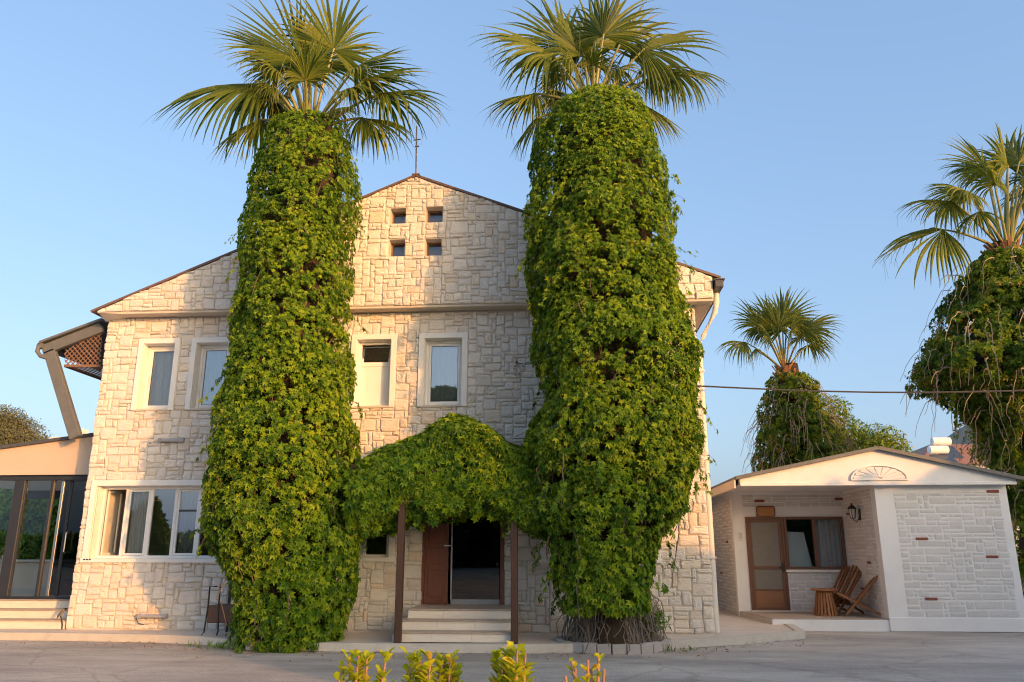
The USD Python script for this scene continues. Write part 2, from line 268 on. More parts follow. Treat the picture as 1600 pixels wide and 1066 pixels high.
# ------------------------------------------------------------------ stonework
def split(a, b, cell, rng):
    n = max(1, int(round((b - a) / cell)))
    e = np.linspace(a, b, n + 1); e[1:-1] += rng.uniform(-.18, .18, n - 1) * (b - a) / n
    return e
def stone_cells(x0, x1, z0, z1, holes, cell, rng, sizes):
    """coursed random rubble: rectangles on an uneven grid whose lines include the edges of the openings"""
    bxs = sorted({x0, x1, *[h[0] for h in holes], *[h[1] for h in holes]}); bzs = sorted({z0, z1, *[h[2] for h in holes], *[h[3] for h in holes]})
    bxs = [b for b in bxs if x0 <= b <= x1]; bzs = [b for b in bzs if z0 <= b <= z1]
    xs = np.unique(np.concatenate([split(a, b, cell[0], rng) for a, b in zip(bxs, bxs[1:])])); zs = np.unique(np.concatenate([split(a, b, cell[1], rng) for a, b in zip(bzs, bzs[1:])]))
    nx, nz = len(xs) - 1, len(zs) - 1
    taken = np.zeros((nx, nz), bool)
    cx, cz = (xs[1:] + xs[:-1]) / 2, (zs[1:] + zs[:-1]) / 2
    for h in holes:
        taken |= ((cx > h[0]) & (cx < h[1]))[:, None] & ((cz > h[2]) & (cz < h[3]))[None]
    out = []
    for k in range(nz):
        for q in range(nx):
            if taken[q, k]: continue
            wmax, hmax = sizes[rng.integers(len(sizes))]
            ww = 1
            while ww < wmax and q + ww < nx and not taken[q + ww, k]: ww += 1
            hh = 1
            while hh < hmax and k + hh < nz and not taken[q:q + ww, k + hh].any(): hh += 1
            taken[q:q + ww, k:k + hh] = True
            out.append((xs[q], xs[q + ww], zs[k], zs[k + hh]))
    return out
def stone_mesh(poly, rng, proud, gap, rough=1.0):
    """one stone from its convex outline (x, z): worn corners, uneven pillowed face, facing -y from y = 0"""
    p = np.asarray(poly, float); c = p.mean(0)
    if len(p) == 4:
        q = []
        for k in range(4):
            a, b, d = p[k], p[(k + 1) % 4], p[k - 1]
            ch = rng.uniform(.006, .032) * rough * min(1, np.linalg.norm(b - a) / .2, np.linalg.norm(d - a) / .2)
            q += [a + (d - a) / np.linalg.norm(d - a) * ch, a + (b - a) / np.linalg.norm(b - a) * ch]
        p = np.array(q)
    n = len(p); ext = p.max(0) - p.min(0)
    p = c + (p - c) * (1 - gap / np.maximum(ext, .05)) + rng.normal(0, .0045 * rough, p.shape)
    h = proud * rng.uniform(.65, 1.25)
    r0 = np.column_stack([p[:, 0], np.full(n, .012), p[:, 1]])
    pi = c + (p - c) * (1 - .006 / np.maximum(ext, .05))
    r1 = np.column_stack([pi[:, 0], -h * rng.uniform(.5, .75, n), pi[:, 1]])
    pj = c + (p - c) * (1 - np.minimum(.5, .045 / np.maximum(ext, .05))) + rng.normal(0, .004 * rough, p.shape)
    r2 = np.column_stack([pj[:, 0], -h * rng.uniform(.85, 1.2, n), pj[:, 1]])
    pk = c + (p - c) * .45 + rng.normal(0, .006 * rough, p.shape)
    r3 = np.column_stack([pk[:, 0], -h * rng.uniform(.9, 1.35, n), pk[:, 1]])
    top = np.array([[c[0] + rng.normal(0, .01), -h * rng.uniform(.95, 1.3), c[1]]])
    v = np.vstack([r0, r1, r2, r3, top]); f = []
    for ring in range(3):
        for k in range(n):
            a, b = ring * n + k, ring * n + (k + 1) % n
            f += [[a, b, b + n], [a, b + n, a + n]]
    f += [[3 * n + k, 3 * n + (k + 1) % n, 4 * n] for k in range(n)]
    return v, np.array(f)
def lay_stones(parent, metas, mat_, limit, name='stone'):
    """the stones that show largest become parts of their own, the rest one part"""
    order = sorted(range(len(metas)), key=lambda k: -metas[k][1])
    for k in order[:limit]: obj(name, metas[k][0], mat_, parent, smooth=14)
    if len(order) > limit: obj('small_' + name + 's', (*cat(*[metas[k][0] for k in order[limit:]]), np.concatenate([np.full(len(metas[k][0][0]), (k * .618034) % 1) for k in order[limit:]])), mat_, parent, smooth=14, kind='stuff')

HX0, HX1, HZ = -9.5, 2.5, 6.26
GY = -.32
house = thing('stone_house', 'two storey pale stone house with gabled front behind the two vine covered palms', 'house')
SUR = .11
upper = [(-8.77, -7.89), (-7.65, -6.77), (-4.33, -3.41), (-2.96, -1.98)]
openings = []      # inner openings of the lower wall
surrounds = []
for a, b in upper: openings.append((a + SUR, b - SUR, 4.28, 5.64)); surrounds.append((a, b, 4.26, 5.75))
lowers = [(-9.37, -5.55, 1.36, 2.88), (-5.02, -3.30, 1.38, 2.88), (-.58, 1.62, 1.36, 2.88)]
for a, b, c, d in lowers: openings.append((a + SUR + .03, b - SUR - .03, c + .04, d - SUR)); surrounds.append((a, b, c, d))
DOOR = (-2.78, -1.24, .58, 2.78)
openings.append(DOOR); surrounds.append(DOOR)
front = sbox(HX0, 0, HX1, HZ).difference(unary_union([sbox(o[0], o[2], o[1], o[3]) for o in openings]))
wall = obj('wall', prism(front, 0, .26), M['mortar'], house)
holes4 = [tuple(at(x0, y1, GY)[[0, 2]]) + tuple(at(x1, y0, GY)[[0, 2]]) for x0, x1, y0, y1 in ((609, 635, 325, 350), (665, 692, 323, 348), (607, 633, 374, 401), (664, 691, 373, 400))]
holes4 = [(a, c, b, d) for a, b, c, d in holes4]
PEAK = (-3.08, 9.05)
gable_pts = [(-9.58, HZ - .02), (-9.05, HZ), (2.83, HZ), (2.83, 6.70), PEAK, (-9.58, 6.285)]
gable_poly = Polygon(gable_pts)
gable = obj('gable_wall', prism(gable_poly.difference(unary_union([sbox(h[0], h[2], h[1], h[3]) for h in holes4])), GY, GY + .28), M['mortar'], house)
obj('gable_end', trimesh.convex.convex_hull(np.array([(-9.05, GY + .012, HZ), (-9.05, 0, HZ), (-9.05, 0, HZ - .05), (-9.05, GY + .012, HZ - .05), (-9.56, -.02, HZ - .12), (-9.56, 0, 6.27), (-9.57, GY + .012, 6.25)])), M['plaster'], house)
obj('soffit', bx(-9.05, 2.83, GY + .012, 0, HZ - .05, HZ - .001, .01), M['plaster'], house)
obj('soffit', bx(HX1 + .002, 2.83, .002, 9.5, HZ - .05, HZ - .001, .01), M['plaster'], house)
sidepoly = [(HX0, 0), (HX1, 0), (HX1, HZ), (HX0, HZ)]
obj('wall', bx(HX0, HX0 + .26, .26, 9.74, 0, HZ), M['mortar'], house)
obj('wall', bx(HX1 - .26, HX1, .26, 9.74, 0, HZ), M['plaster'], house)
obj('wall', bx(HX0, HX1, 9.74, 10, 0, HZ), M['plaster'], house)
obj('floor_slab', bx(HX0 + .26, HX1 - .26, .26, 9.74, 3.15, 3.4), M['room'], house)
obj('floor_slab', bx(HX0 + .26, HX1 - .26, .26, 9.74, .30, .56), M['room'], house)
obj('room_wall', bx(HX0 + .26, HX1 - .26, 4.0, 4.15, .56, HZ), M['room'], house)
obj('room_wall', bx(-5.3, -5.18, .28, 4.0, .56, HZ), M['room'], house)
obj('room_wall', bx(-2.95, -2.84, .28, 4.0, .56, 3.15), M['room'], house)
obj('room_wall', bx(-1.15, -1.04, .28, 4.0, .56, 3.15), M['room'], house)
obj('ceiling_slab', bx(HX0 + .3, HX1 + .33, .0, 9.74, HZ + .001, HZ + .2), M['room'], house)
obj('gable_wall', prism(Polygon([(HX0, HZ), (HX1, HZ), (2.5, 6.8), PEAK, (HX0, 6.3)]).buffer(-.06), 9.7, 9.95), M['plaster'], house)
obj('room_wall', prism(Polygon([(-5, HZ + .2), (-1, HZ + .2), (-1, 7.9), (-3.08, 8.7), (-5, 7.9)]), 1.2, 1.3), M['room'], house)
# roof: two thin slopes
def slope(a, b, y0, y1, th):
    a, b = np.array(a), np.array(b); d = (b - a) / np.linalg.norm(b - a); n = np.array([-d[1], d[0]]) * (1 if b[0] > a[0] else -1)
    p = [a, b, b + n * th, a + n * th]
    return prism(Polygon(p), y0, y1)
rf = obj('roof', cat(slope((-9.70, 6.249), (PEAK[0], PEAK[1] + .004), GY - .035, 10.2, .045), slope((PEAK[0], PEAK[1] + .004), (2.98, 6.655), GY - .035, 10.2, .045)), M['roof'], house)
obj('ridge_cap', bar((PEAK[0], GY - .045, PEAK[1] + .045), (PEAK[0], 10.2, PEAK[1] + .045), .16, .035), M['roof'], rf)
g = at(1120, 455, GY)
gut = cat(bx(2.86, 3.02, GY - .1, 10, 6.46, 6.60, .01), bx(2.84, 3.05, GY - .12, 10, 6.60, 6.63, .005))
obj('gutter', gut, M['gutter'], house)
pp = [(2.94, GY + .30, 6.46), (2.94, GY + .30, 6.28), (2.90, GY + .34, 6.08), (2.66, .12, 5.62), (2.58, .16, 5.45), (2.57, .16, 4), (2.57, .16, 2.2), (2.57, .16, .13)]
obj('downpipe', tube(np.array(pp), .055, 10), M['pipe'], house, smooth=50)
obj('downpipe_bracket', cat(*[bx(2.50, 2.64, .08, .24, z, z + .04, .005) for z in (1.4, 3.2, 4.9)]), M['pipe'], house)

rng = np.random.default_rng(11)
HS = [(4, 3), (3, 2), (3, 3), (2, 2), (4, 2), (2, 1), (3, 1), (1, 1), (2, 2), (2, 2), (3, 1), (2, 3), (3, 2), (4, 1)]
metas = []
colL = [(430, 195), (398, 260), (372, 420), (355, 560), (330, 740), (322, 800), (360, 900), (370, 1010)]
def hidden(px, py):
    lx = np.interp(py, [195, 260, 420, 560, 740, 800, 900, 1010], [430, 398, 372, 355, 330, 322, 360, 370]); rx = np.interp(py, [195, 300, 420, 620, 800, 900, 1010], [545, 565, 550, 556, 565, 560, 535])
    l2 = np.interp(py, [160, 230, 360, 500, 620, 680, 800, 870, 985], [868, 830, 815, 822, 838, 815, 820, 855, 885]); r2 = np.interp(py, [160, 230, 430, 560, 620, 800, 830, 985], [1000, 1035, 1062, 1090, 1098, 1085, 1045, 1030])
    arch = 560 < px < 840 and np.interp(px, [560, 650, 720, 790, 840], [720, 668, 646, 690, 700]) < py < np.interp(px, [560, 610, 700, 760, 840], [840, 830, 805, 800, 830])
    return (lx < px < rx) or (l2 < px < r2) or arch
def warp(poly, a=.03):
    p = np.asarray(poly, float); q = np.column_stack([p * 2.6, np.zeros(len(p))])
    return p + a * 2 * np.column_stack([meshkit.fbm(q, 2, 5) - .5, meshkit.fbm(q + 30, 2, 6) - .5])
def add_stone(poly, y, proud, gap, rough=1.0):
    poly = [tuple(p) for p in warp(poly)]
    v, f = stone_mesh(poly, rng, proud, gap, rough); v[:, 1] += y
    c = to_px([np.mean([p[0] for p in poly]), y, np.mean([p[1] for p in poly])]); area = Polygon(poly).area
    metas.append(((v, f), (0 if hidden(c[0], c[1]) or not -10 < c[0] < 1610 else area / c[2] ** 2)))
for a, b, c, d in stone_cells(HX0 - .01, HX1 + .01, .13, HZ - .06, surrounds, (.086, .080), rng, HS):
    add_stone([(a, c), (b, c), (b, d), (a, d)], 0, .034, .013, 1.25)
for a, b, c, d in stone_cells(-9.58, 2.84, HZ - .02, 9.1, holes4, (.086, .080), rng, HS):
    cut = sbox(a, c, b, d).intersection(gable_poly)
    if cut.is_empty or cut.area < .003: continue
    p = list(cut.exterior.coords)[:-1]
    if Polygon(p).exterior.is_ccw is False: p = p[::-1]
    add_stone(p, GY, .033, .013, 1.25)
lay_stones(house, metas, M['stone'], 300)
# return of the stonework round the left corner: quoin faces along the side
qm = []
for k in range(40):
    z = .15 + k * .152
    v, f = stone_mesh([(0, z), (rng.uniform(.5, .9), z), (rng.uniform(.5, .9), z + .145), (0, z + .145)], rng, .035, .012)
    qm.append((np.column_stack([HX0 + v[:, 1], v[:, 0] + .02, v[:, 2]]), f[:, ::-1]))
obj('quoin_stones', (*cat(*qm), np.concatenate([np.full(len(q_[0]), (k * .618) % 1) for k, q_ in enumerate(qm)])), M['stone'], house, smooth=35, kind='stuff')

# ------------------------------------------------------------------ windows and door of the house
def curtain_mesh(x0, x1, z0, z1, y, waves=9, amp=.02):
    xs = np.linspace(x0, x1, 60); ys = y + amp * np.sin((xs - x0) / max(.01, x1 - x0) * waves * 2 * np.pi) + .008 * np.sin(xs * 41)
    v = np.concatenate([np.column_stack([xs, ys, np.full(60, z0)]), np.column_stack([xs, ys, np.full(60, z1)])]); k = np.arange(59)
    return v, np.column_stack([k, k + 1, k + 61, k + 60])
def surround(w, s, sill=True):
    a, b, c, d = s
    obj('surround', cat(bx(a, a + SUR, -.066, .02, c, d, .006), bx(b - SUR, b, -.066, .02, c, d, .006), bx(a + SUR, b - SUR, -.064, .02, d - SUR, d, .006)), M['white'], w)
def casement(w, x0, x1, z0, z1, y=.15, fr=.055, sash=.045, glass='glass'):
    obj('frame', frame_mesh(x0, x1, z0, z1, fr, y, y + .07), M['pvc'], w)
    obj('sash', frame_mesh(x0 + fr + .004, x1 - fr - .004, z0 + fr + .004, z1 - fr - .004, sash, y + .012, y + .055), M['pvc'], w)
    obj('glazing_bead', frame_mesh(x0 + fr + sash + .005, x1 - fr - sash - .005, z0 + fr + sash + .005, z1 - fr - sash - .005, .008, y + .022, y + .04, bev=0), M['gutter'], w)
    obj('pane', bx(x0 + fr + sash + .012, x1 - fr - sash - .012, y + .028, y + .034, z0 + fr + sash + .012, z1 - fr - sash - .012), M[glass], w)
names = [None, None, 'window with small vent pane above a white panel', None]
for k, s in enumerate(surrounds[:4]):
    o = openings[k]
    w = UsdGeom.Xform.Define(stage, path_for('window', house)).GetPrim()
    if names[k]: tag(w, names[k])
    surround(w, s)
    obj('reveal', cat(bx(o[0], o[0] + .006, -.02, .15, o[2], o[3]), bx(o[1] - .006, o[1], -.02, .15, o[2], o[3]), bx(o[0] + .006, o[1] - .006, -.02, .15, o[3] - .006, o[3])), M['white'], w)
    obj('sill', bx(o[0] - .02, o[1] + .02, -.06, .15, o[2] - .03, o[2] + .012, .005), M['plaster'], w)
    if k == 2:
        zm = o[2] + (o[3] - o[2]) * .64
        obj('frame', cat(frame_mesh(o[0] + .006, o[1] - .006, o[2] + .012, o[3] - .006, .05, .13, .2), bx(o[0] + .056, o[1] - .056, .132, .198, zm - .03, zm + .03, .004)), M['pvc'], w)
        obj('lower_panel', bx(o[0] + .056, o[1] - .056, .15, .18, o[2] + .06, zm - .03), M['panel'], w)
        ang = math.radians(14)
        v, f = frame_mesh(o[0] + .06, o[1] - .06, zm + .035, o[3] - .065, .035, .15, .18, bev=0); v = v - [0, .15, zm + .03]; v = np.column_stack([v[:, 0], v[:, 1] * math.cos(ang) + v[:, 2] * math.sin(ang), v[:, 2] * math.cos(ang) - v[:, 1] * math.sin(ang)]) + [0, .155, zm + .03]
        obj('vent_sash', (v, f), M['pvc'], w)
        obj('pane', bx(o[0] + .058, o[1] - .058, .185, .19, zm + .03, o[3] - .06), M['glass'], w)
        obj('blind', cat(*[bx(o[0] + .07, o[1] - .07, .24, .25, zm + .04 + q * .05, zm + .085 + q * .05) for q in range(7)]), M['rust'], w)
    else:
        casement(w, o[0] + .006, o[1] - .006, o[2] + .012, o[3] - .006, glass='glass' if k == 0 else 'sky_glass')
        obj('curtain', curtain_mesh(o[0] - .05, o[1] + .05, o[2], o[3], .235, amp=.012), M['curtain'], w)
for k, s in enumerate(surrounds[4:7]):
    o = openings[4 + k]
    w = UsdGeom.Xform.Define(stage, path_for('window', house)).GetPrim()
    tag(w, ('wide ground floor window of white framed lights, left one open', 'ground floor window left of the entrance, half behind vines', 'ground floor window mostly behind the right palm')[k])
    surround(w, s)
    obj('sill', bx(s[0] - .02, s[1] + .02, -.075, .15, s[2] - .035, o[2] + .002, .006), M['white'], w)
    obj('reveal', cat(bx(o[0], o[0] + .006, -.02, .13, o[2], o[3]), bx(o[1] - .006, o[1], -.02, .13, o[2], o[3]), bx(o[0] + .006, o[1] - .006, -.02, .13, o[3] - .006, o[3])), M['white'], w)
    if k == 0:
        for q in range(3): obj('sill_vent', bx(s[0] + .05 + q * .055, s[0] + .09 + q * .055, -.079, -.07, o[2] - .032, o[2] - .004), M['black'], w)
    n = (7, 3, 4)[k]; e = np.linspace(o[0] + .006, o[1] - .006, n + 1)
    obj('frame', cat(frame_mesh(e[0], e[-1], o[2] + .004, o[3] - .006, .05, .13, .2), *[bx(x - .03, x + .03, .132, .198, o[2] + .054, o[3] - .056, .004) for x in e[1:-1]]), M['pvc'], w)
    for q in range(n):
        a, b = e[q] + (.05 if q == 0 else .03), e[q + 1] - (.05 if q == n - 1 else .03)
        z0, z1 = o[2] + .056, o[3] - .058
        if k == 0 and q == 0:      # open casement: its leaf stands inwards
            obj('open_sash', cat(bx(a + .002, a + .03, .22, .26, z0, z1), bx(a + .002, a + .03, .66, .70, z0, z1), bx(a + .002, a + .03, .26, .66, z0, z0 + .05), bx(a + .002, a + .03, .26, .66, z1 - .05, z1)), M['pvc'], w)
            continue
        if q % 2 == 1:
            obj('sash', frame_mesh(a + .003, b - .003, z0 + .003, z1 - .003, .04, .14, .185), M['pvc'], w); a += .043; b -= .043; z0 += .043; z1 -= .043
        obj('pane', bx(a, b, .16, .166, z0, z1), M['sky_glass' if (k == 1 or (k == 0 and q in (2, 3))) else 'glass'], w)
        if k == 0 and q == 3: obj('sash_bar', bx(a, b, .145, .175, z0 + .78, z0 + .82), M['gutter'], w)
        if q % 2 == 0: continue
        obj('curtain', curtain_mesh(a, b, z0, z1, .24, 6, .014), M['curtain'], w)
for h in holes4:
    w = UsdGeom.Xform.Define(stage, path_for('attic_window', house)).GetPrim()
    a, b, c, d = h
    obj('reveal', cat(bx(a - .004, a + .004, GY + .01, GY + .3, c, d), bx(b - .004, b + .004, GY + .01, GY + .3, c, d), bx(a, b, GY + .01, GY + .3, d - .004, d + .004), bx(a, b, GY + .01, GY + .3, c - .004, c + .004)), M['plaster'], w)
    obj('frame', frame_mesh(a + .005, b - .005, c + .005, d - .005, .03, GY + .2, GY + .24, bev=0), M['lattice'], w)
    obj('back_board', bx(a - .05, b + .05, GY + .34, GY + .36, c - .05, d - .09), M['lattice'], w)
    obj('pane', bx(a + .035, b - .035, GY + .215, GY + .22, c + .035, d - .035), M['glass'], w)
# entrance door
w = UsdGeom.Xform.Define(stage, path_for('entrance_door', house)).GetPrim()
a, b, c, d = DOOR
obj('frame', cat(bx(a, a + .05, -.02, .12, c, d, .004), bx(b - .08, b, -.02, .12, c, d, .004), bx(a + .05, b - .08, -.02, .12, d - .06, d, .004)), M['brown_wood'], w)
lf = obj('door_leaf', bx(a + .053, -2.29, .0, .05, c + .02, d - .065, .004), M['brown_wood'], w, label='red brown panelled wooden door leaf')
for q, (z0, z1) in enumerate(((c + .14, c + .62), (c + .72, c + 1.02), (c + 1.12, c + 1.5), (c + 1.6, c + 2.0))):
    obj('door_panel', bx(a + .11, -2.35, -.016, .0, z0, z1, .007), M['brown_wood'], lf)
    obj('door_panel', bx(a + .15, -2.39, -.028, -.017, z0 + .04, z1 - .04, .005), M['brown_wood'], lf)
obj('handle', cat(bx(-2.36, -2.33, -.06, -.02, 1.62, 1.65), bx(-2.36, -2.24, -.065, -.045, 1.625, 1.645)), M['chrome'], lf)
obj('glass_door', bx(-2.22, -1.34, .06, .072, c + .1, d - .08), M['dark_glass'], w, label='dark glass door beside the wooden leaf')
obj('glass_door_rail', cat(bx(-2.24, -1.33, .05, .085, c + .012, c + .1, .004), bx(-2.25, -2.222, .05, .085, c + .1, d - .08)), M['grey_metal'], w)
obj('threshold', bx(a, b, -.12, .26, c - .02, c + .012, .004), M['tread'], w)

# ------------------------------------------------------------------ entrance steps and the side steps
def steps(name, label, x0, x1, yfront, n, rise, tread, z0, back, ntile, skew=0.0):
    t = thing(name, label, 'steps')
    e = np.linspace(x0, x1, ntile + 1)
    for k in range(n):
        y = yfront + k * tread; za, zb = z0 + k * rise, z0 + (k + 1) * rise
        xa = e + np.linspace(skew * k, 0, ntile + 1)
        obj('step_core', bx(xa[0] + .012, xa[-1] - .012, y + .012, back, za if k == 0 else za - .02, zb - .026), M['plaster'], t)
        for a, b in zip(xa, xa[1:]):
            obj('riser_tile', bx(a + .0015, b - .0015, y, y + .0115, za + .002, zb - .028, .002), M['tile'], t)
            obj('tread_tile', bx(a + .001, b - .001, y - .018, back if k == n - 1 else y + tread + .006, zb - .0255, zb, .004), M['tread'], t)
        for s, xx in ((0, xa[0]), (1, xa[-1] - .0115)):
            obj('side_tile', bx(xx, xx + .0115, y + .013, back, za + .002, zb - .028), M['tile'], t)
    return t
steps('entrance_steps', 'three beige tiled steps leading up to the vine covered front door', -2.9, -.98, -1.78, 3, .155, .30, .13, -.055, 3, .06)
steps('side_steps', 'three pale tiled steps in front of the glass porch at the left', -14.2, -9.56, .0, 3, .165, .30, .114, 2.2, 9)

# ------------------------------------------------------------------ glass porch at the left
PY = .75
pc = thing('glass_porch', 'dark framed glass porch with peach fascia at the left end of the stone house', 'porch')
fz0, fz1 = at(60, 743, PY)[2], at(134, 680, PY)[2]
fx1 = HX0 - .05
obj('fascia', prism(Polygon([(fx1, fz0), (fx1, fz1), (-14.4, fz1 - .62), (-14.4, fz0)]), PY - .12, PY + .02), M['fascia'], pc)
obj('roof', prism(Polygon([(fx1, fz1 + .004), (fx1, fz1 + .06), (-14.4, fz1 - .55), (-14.4, fz1 - .615)]), PY - .2, PY + 4.5), M['gutter'], pc)
obj('ceiling', bx(-14.4, fx1, PY + .02, PY + 4.4, fz0 + .01, fz0 + .04), M['white'], pc)
FZ = .114 + .165 * 3
obj('head_rail', cat(bx(-14.4, fx1, PY - .05, PY + .06, fz0 - .10, fz0 - .003, .005)), M['bronze'], pc)
obj('sill_rail', cat(bx(-14.4, fx1, PY - .04, PY + .05, FZ + .002, FZ + .05, .005)), M['bronze'], pc)
def vpost(x, w_, y0, y1, m_, nm='post'):
    obj(nm, bx(x - w_ / 2, x + w_ / 2, y0, y1, FZ + .05, fz0 - .10, .006), M[m_], pc)
xp = at(20, 840, PY)[0]; x2 = at(62, 900, PY)[0]; x3 = at(112, 840, PY)[0]
vpost(xp, .22, PY - .05, PY + .06, 'bronze'); vpost(-13.0, .14, PY - .05, PY + .06, 'bronze'); vpost(fx1 - .06, .1, PY - .05, PY + .06, 'bronze')
obj('pane', bx(-12.9, xp - .12, PY, PY + .01, FZ + .06, fz0 - .1), M['porch_glass'], pc)
obj('pane', bx(xp + .12, x2 - .03, PY + .03, PY + .04, FZ + .06, fz0 - .1), M['porch_glass'], pc)
vpost(x2, .07, PY - .03, PY + .05, 'bronze')
for q, (xx, m_) in enumerate(((at(80, 850, PY)[0], 'chrome'), (at(93, 850, PY)[0], 'bronze'))):
    obj('door_stile', bx(xx - .03, xx + .03, PY + .1, PY + .16, FZ + .05, fz0 - .1, .004), M[m_], pc)
obj('door_leaf', bx(at(82, 850, PY)[0], fx1 - .12, PY + .12, PY + .13, FZ + .06, fz0 - .1), M['dark_glass'], pc, label='dark glass door leaf with pull handle')
obj('door_handle', tube([(at(103, 830, PY)[0], PY + .06, 1.5), (at(103, 830, PY)[0], PY + .02, 1.52), (at(103, 830, PY)[0], PY + .02, 1.9), (at(103, 830, PY)[0], PY + .06, 1.92)], .016, 6), M['chrome'], pc)
obj('back_rail', cat(bx(-14.4, fx1, PY + 4.2, PY + 4.3, fz0 - .2, fz0), bx(-12.4, -12.3, PY + 4.2, PY + 4.3, FZ, fz0), bx(-10.6, -10.5, PY + 4.2, PY + 4.3, FZ, fz0)), M['bronze'], pc)
obj('floor', bx(-14.4, fx1, 2.2, PY + 4.4, FZ - .1, FZ), M['tread'], pc)
pw = thing('planter_wall', 'low pale wall seen through the glass porch at the left', 'wall')
obj('wall', bx(-16, -9.9, 5.6, 5.85, .0, 1.25, .01), M['planter'], pw); obj('coping', bx(-16.05, -9.85, 5.55, 5.9, 1.252, 1.31, .01), M['kerb'], pw)

# ------------------------------------------------------------------ lattice canopy under the side eaves
CY0, CY1 = .25, 4.2
lc = thing('lattice_canopy', 'grey beamed canopy with brown lattice below the left eaves', 'canopy')
A, B = at(160, 512, CY0), at(68, 548, CY0)
obj('beam', bar(A, B, .12, .22), M['grey_beam'], lc)
obj('beam', bar(A + [0, CY1 - CY0, 0], B + [0, CY1 - CY0, 0], .12, .2), M['grey_beam'], lc)
Ls, Le = at(78, 548, CY0), at(119, 684, CY0)
obj('strut', bar(Ls, Le, .12, .24), M['grey_beam'], lc)
sh = [A + [.02, 0, .13], B + [-.05, 0, .13]]
obj('roof_sheet', prism(Polygon([(sh[0][0], sh[0][2]), (sh[1][0], sh[1][2]), (sh[1][0], sh[1][2] + .05), (sh[0][0], sh[0][2] + .05)]), CY0 - .12, CY1 + .1), M['grey_beam'], lc)
P1, P2, P3, P4 = at(99, 547, CY0), at(158, 517, CY0), at(156, 571, CY0), at(100, 571, CY0)
tri = Polygon([(p[0], p[2]) for p in (P1, P2, P3, P4)])
slats = []
def lattice(poly, ax, sp=.075, sw=.022):
    out = []
    x0, z0, x1, z1 = poly.bounds
    for sgn in (-1, 1):
        for k in np.arange(-30, 60):
            c0 = x0 + k * sp * 1.414
            l = Polygon([(c0, z0 - 1), (c0 + sw * 1.414, z0 - 1), (c0 + sw * 1.414 + sgn * 4, z0 + 3), (c0 + sgn * 4, z0 + 3)]).intersection(poly)
            for g in getattr(l, 'geoms', [l]):
                if g.geom_type == 'Polygon' and g.area > 2e-4: out.append((g, sgn))
    return out
obj('side_lattice', cat(*[prism(g, CY0 + .03 + (.009 if s > 0 else 0), CY0 + .038 + (.009 if s > 0 else 0)) for g, s in lattice(tri, 0)]), M['lattice'], lc, kind='stuff')
zl = P3[2]
und = sbox(P4[0], CY0 + .08, HX0 - .02, CY1)
sl = []
for g, s in lattice(und, 0, .075):
    v, f = prism(g, 0, .008); sl.append((np.column_stack([v[:, 0], v[:, 2], zl + v[:, 1] * 1 + (.009 if s > 0 else 0)]), f[:, ::-1]))
obj('under_lattice', cat(*sl), M['lattice'], lc, kind='stuff')
obj('lattice_rail', cat(bar(P4 + [0, .03, -.01], P3 + [0, .03, -.01], .05, .05), bar(P4 + [0, .03, 0], P4 + [0, CY1 - CY0, 0], .05, .06)), M['lattice'], lc)
gx = at(68, 545, CY0)
obj('gutter', tube([gx + [-.03, -.1, .05], gx + [-.03, CY1 - CY0, .05]], .07, 8), M['grey_beam'], lc)
obj('gutter_spout', tube([gx + [-.06, -.06, .08], gx + [-.07, -.08, -.08], gx + [.0, -.06, -.17], gx + [.17, -.02, -.22]], .045, 8), M['grey_beam'], lc, smooth=60)

# ------------------------------------------------------------------ pergola over the entrance
pg = thing('entrance_pergola', 'dark wooden posts and beams carrying the vine over the front steps', 'pergola')
xl, xr = at(622, 990, -1.86)[0], at(804, 990, -1.86)[0]
for x in (xl, xr): obj('post', bx(x - .055, x + .055, -1.93, -1.81, .115, 2.75, .008), M['post_wood'], pg)
obj('beam', bx(xl - .8, xr + .4, -1.92, -1.80, 2.752, 2.87, .008), M['post_wood'], pg)
for x in np.linspace(xl - .9, xr + .4, 6): obj('rafter', bx(x - .04, x + .04, -1.78, -.07, 2.872, 2.97, .006), M['post_wood'], pg)

# ------------------------------------------------------------------ leaves
def creeper_template():
    v = [(0, 0, 0)]; f = []
    for ang, ln in ((-100, .62), (-50, .88), (0, 1.0), (50, .88), (100, .62)):
        a = math.radians(ang); d = np.array([math.sin(a), math.cos(a)]); s = np.array([d[1], -d[0]])
        o = len(v); wd = .25 * ln
        for u, side, z in ((.50 * ln, -wd, .07), (.50 * ln, wd, .07), (1.02 * ln, 0, -.26 * ln)):
            q = d * u + s * side; v.append((q[0], q[1], z))
        f += [(0, o + 2, o), (0, o + 1, o + 2)]
    return np.array(v), np.array(f)
def simple_template(wd=.24):
    return np.array([(0, 0, 0), (-wd, .45, .06), (wd, .45, .06), (0, 1.0, -.16), (0, .5, -.02)]), np.array([(0, 4, 1), (0, 2, 4), (1, 4, 3), (4, 2, 3)])
CREEPER, SIMPLE = creeper_template(), simple_template()
def place_leaves(P, N, size, rng, tpl, down=1.0, spin=.9, jitter=.4):
    """one leaf at each point P facing N, hanging downwards; returns (n, verts, 3) and the template's faces"""
    n = len(P); N = N + rng.normal(0, jitter, (n, 3)); N /= np.linalg.norm(N, axis=1, keepdims=True)
    t = np.array([0, 0, -down]) + rng.normal(0, spin, (n, 3)); t -= (t * N).sum(1, keepdims=True) * N
    t /= np.linalg.norm(t, axis=1, keepdims=True) + 1e-9; b = np.cross(t, N)
    s = (np.broadcast_to(size, (n,)) * rng.uniform(.62, 1.25, n))[:, None, None]; v = tpl[0]
    return P[:, None] + s * (v[None, :, :1] * b[:, None] + v[None, :, 1:2] * t[:, None] + v[None, :, 2:] * N[:, None]), tpl[1]
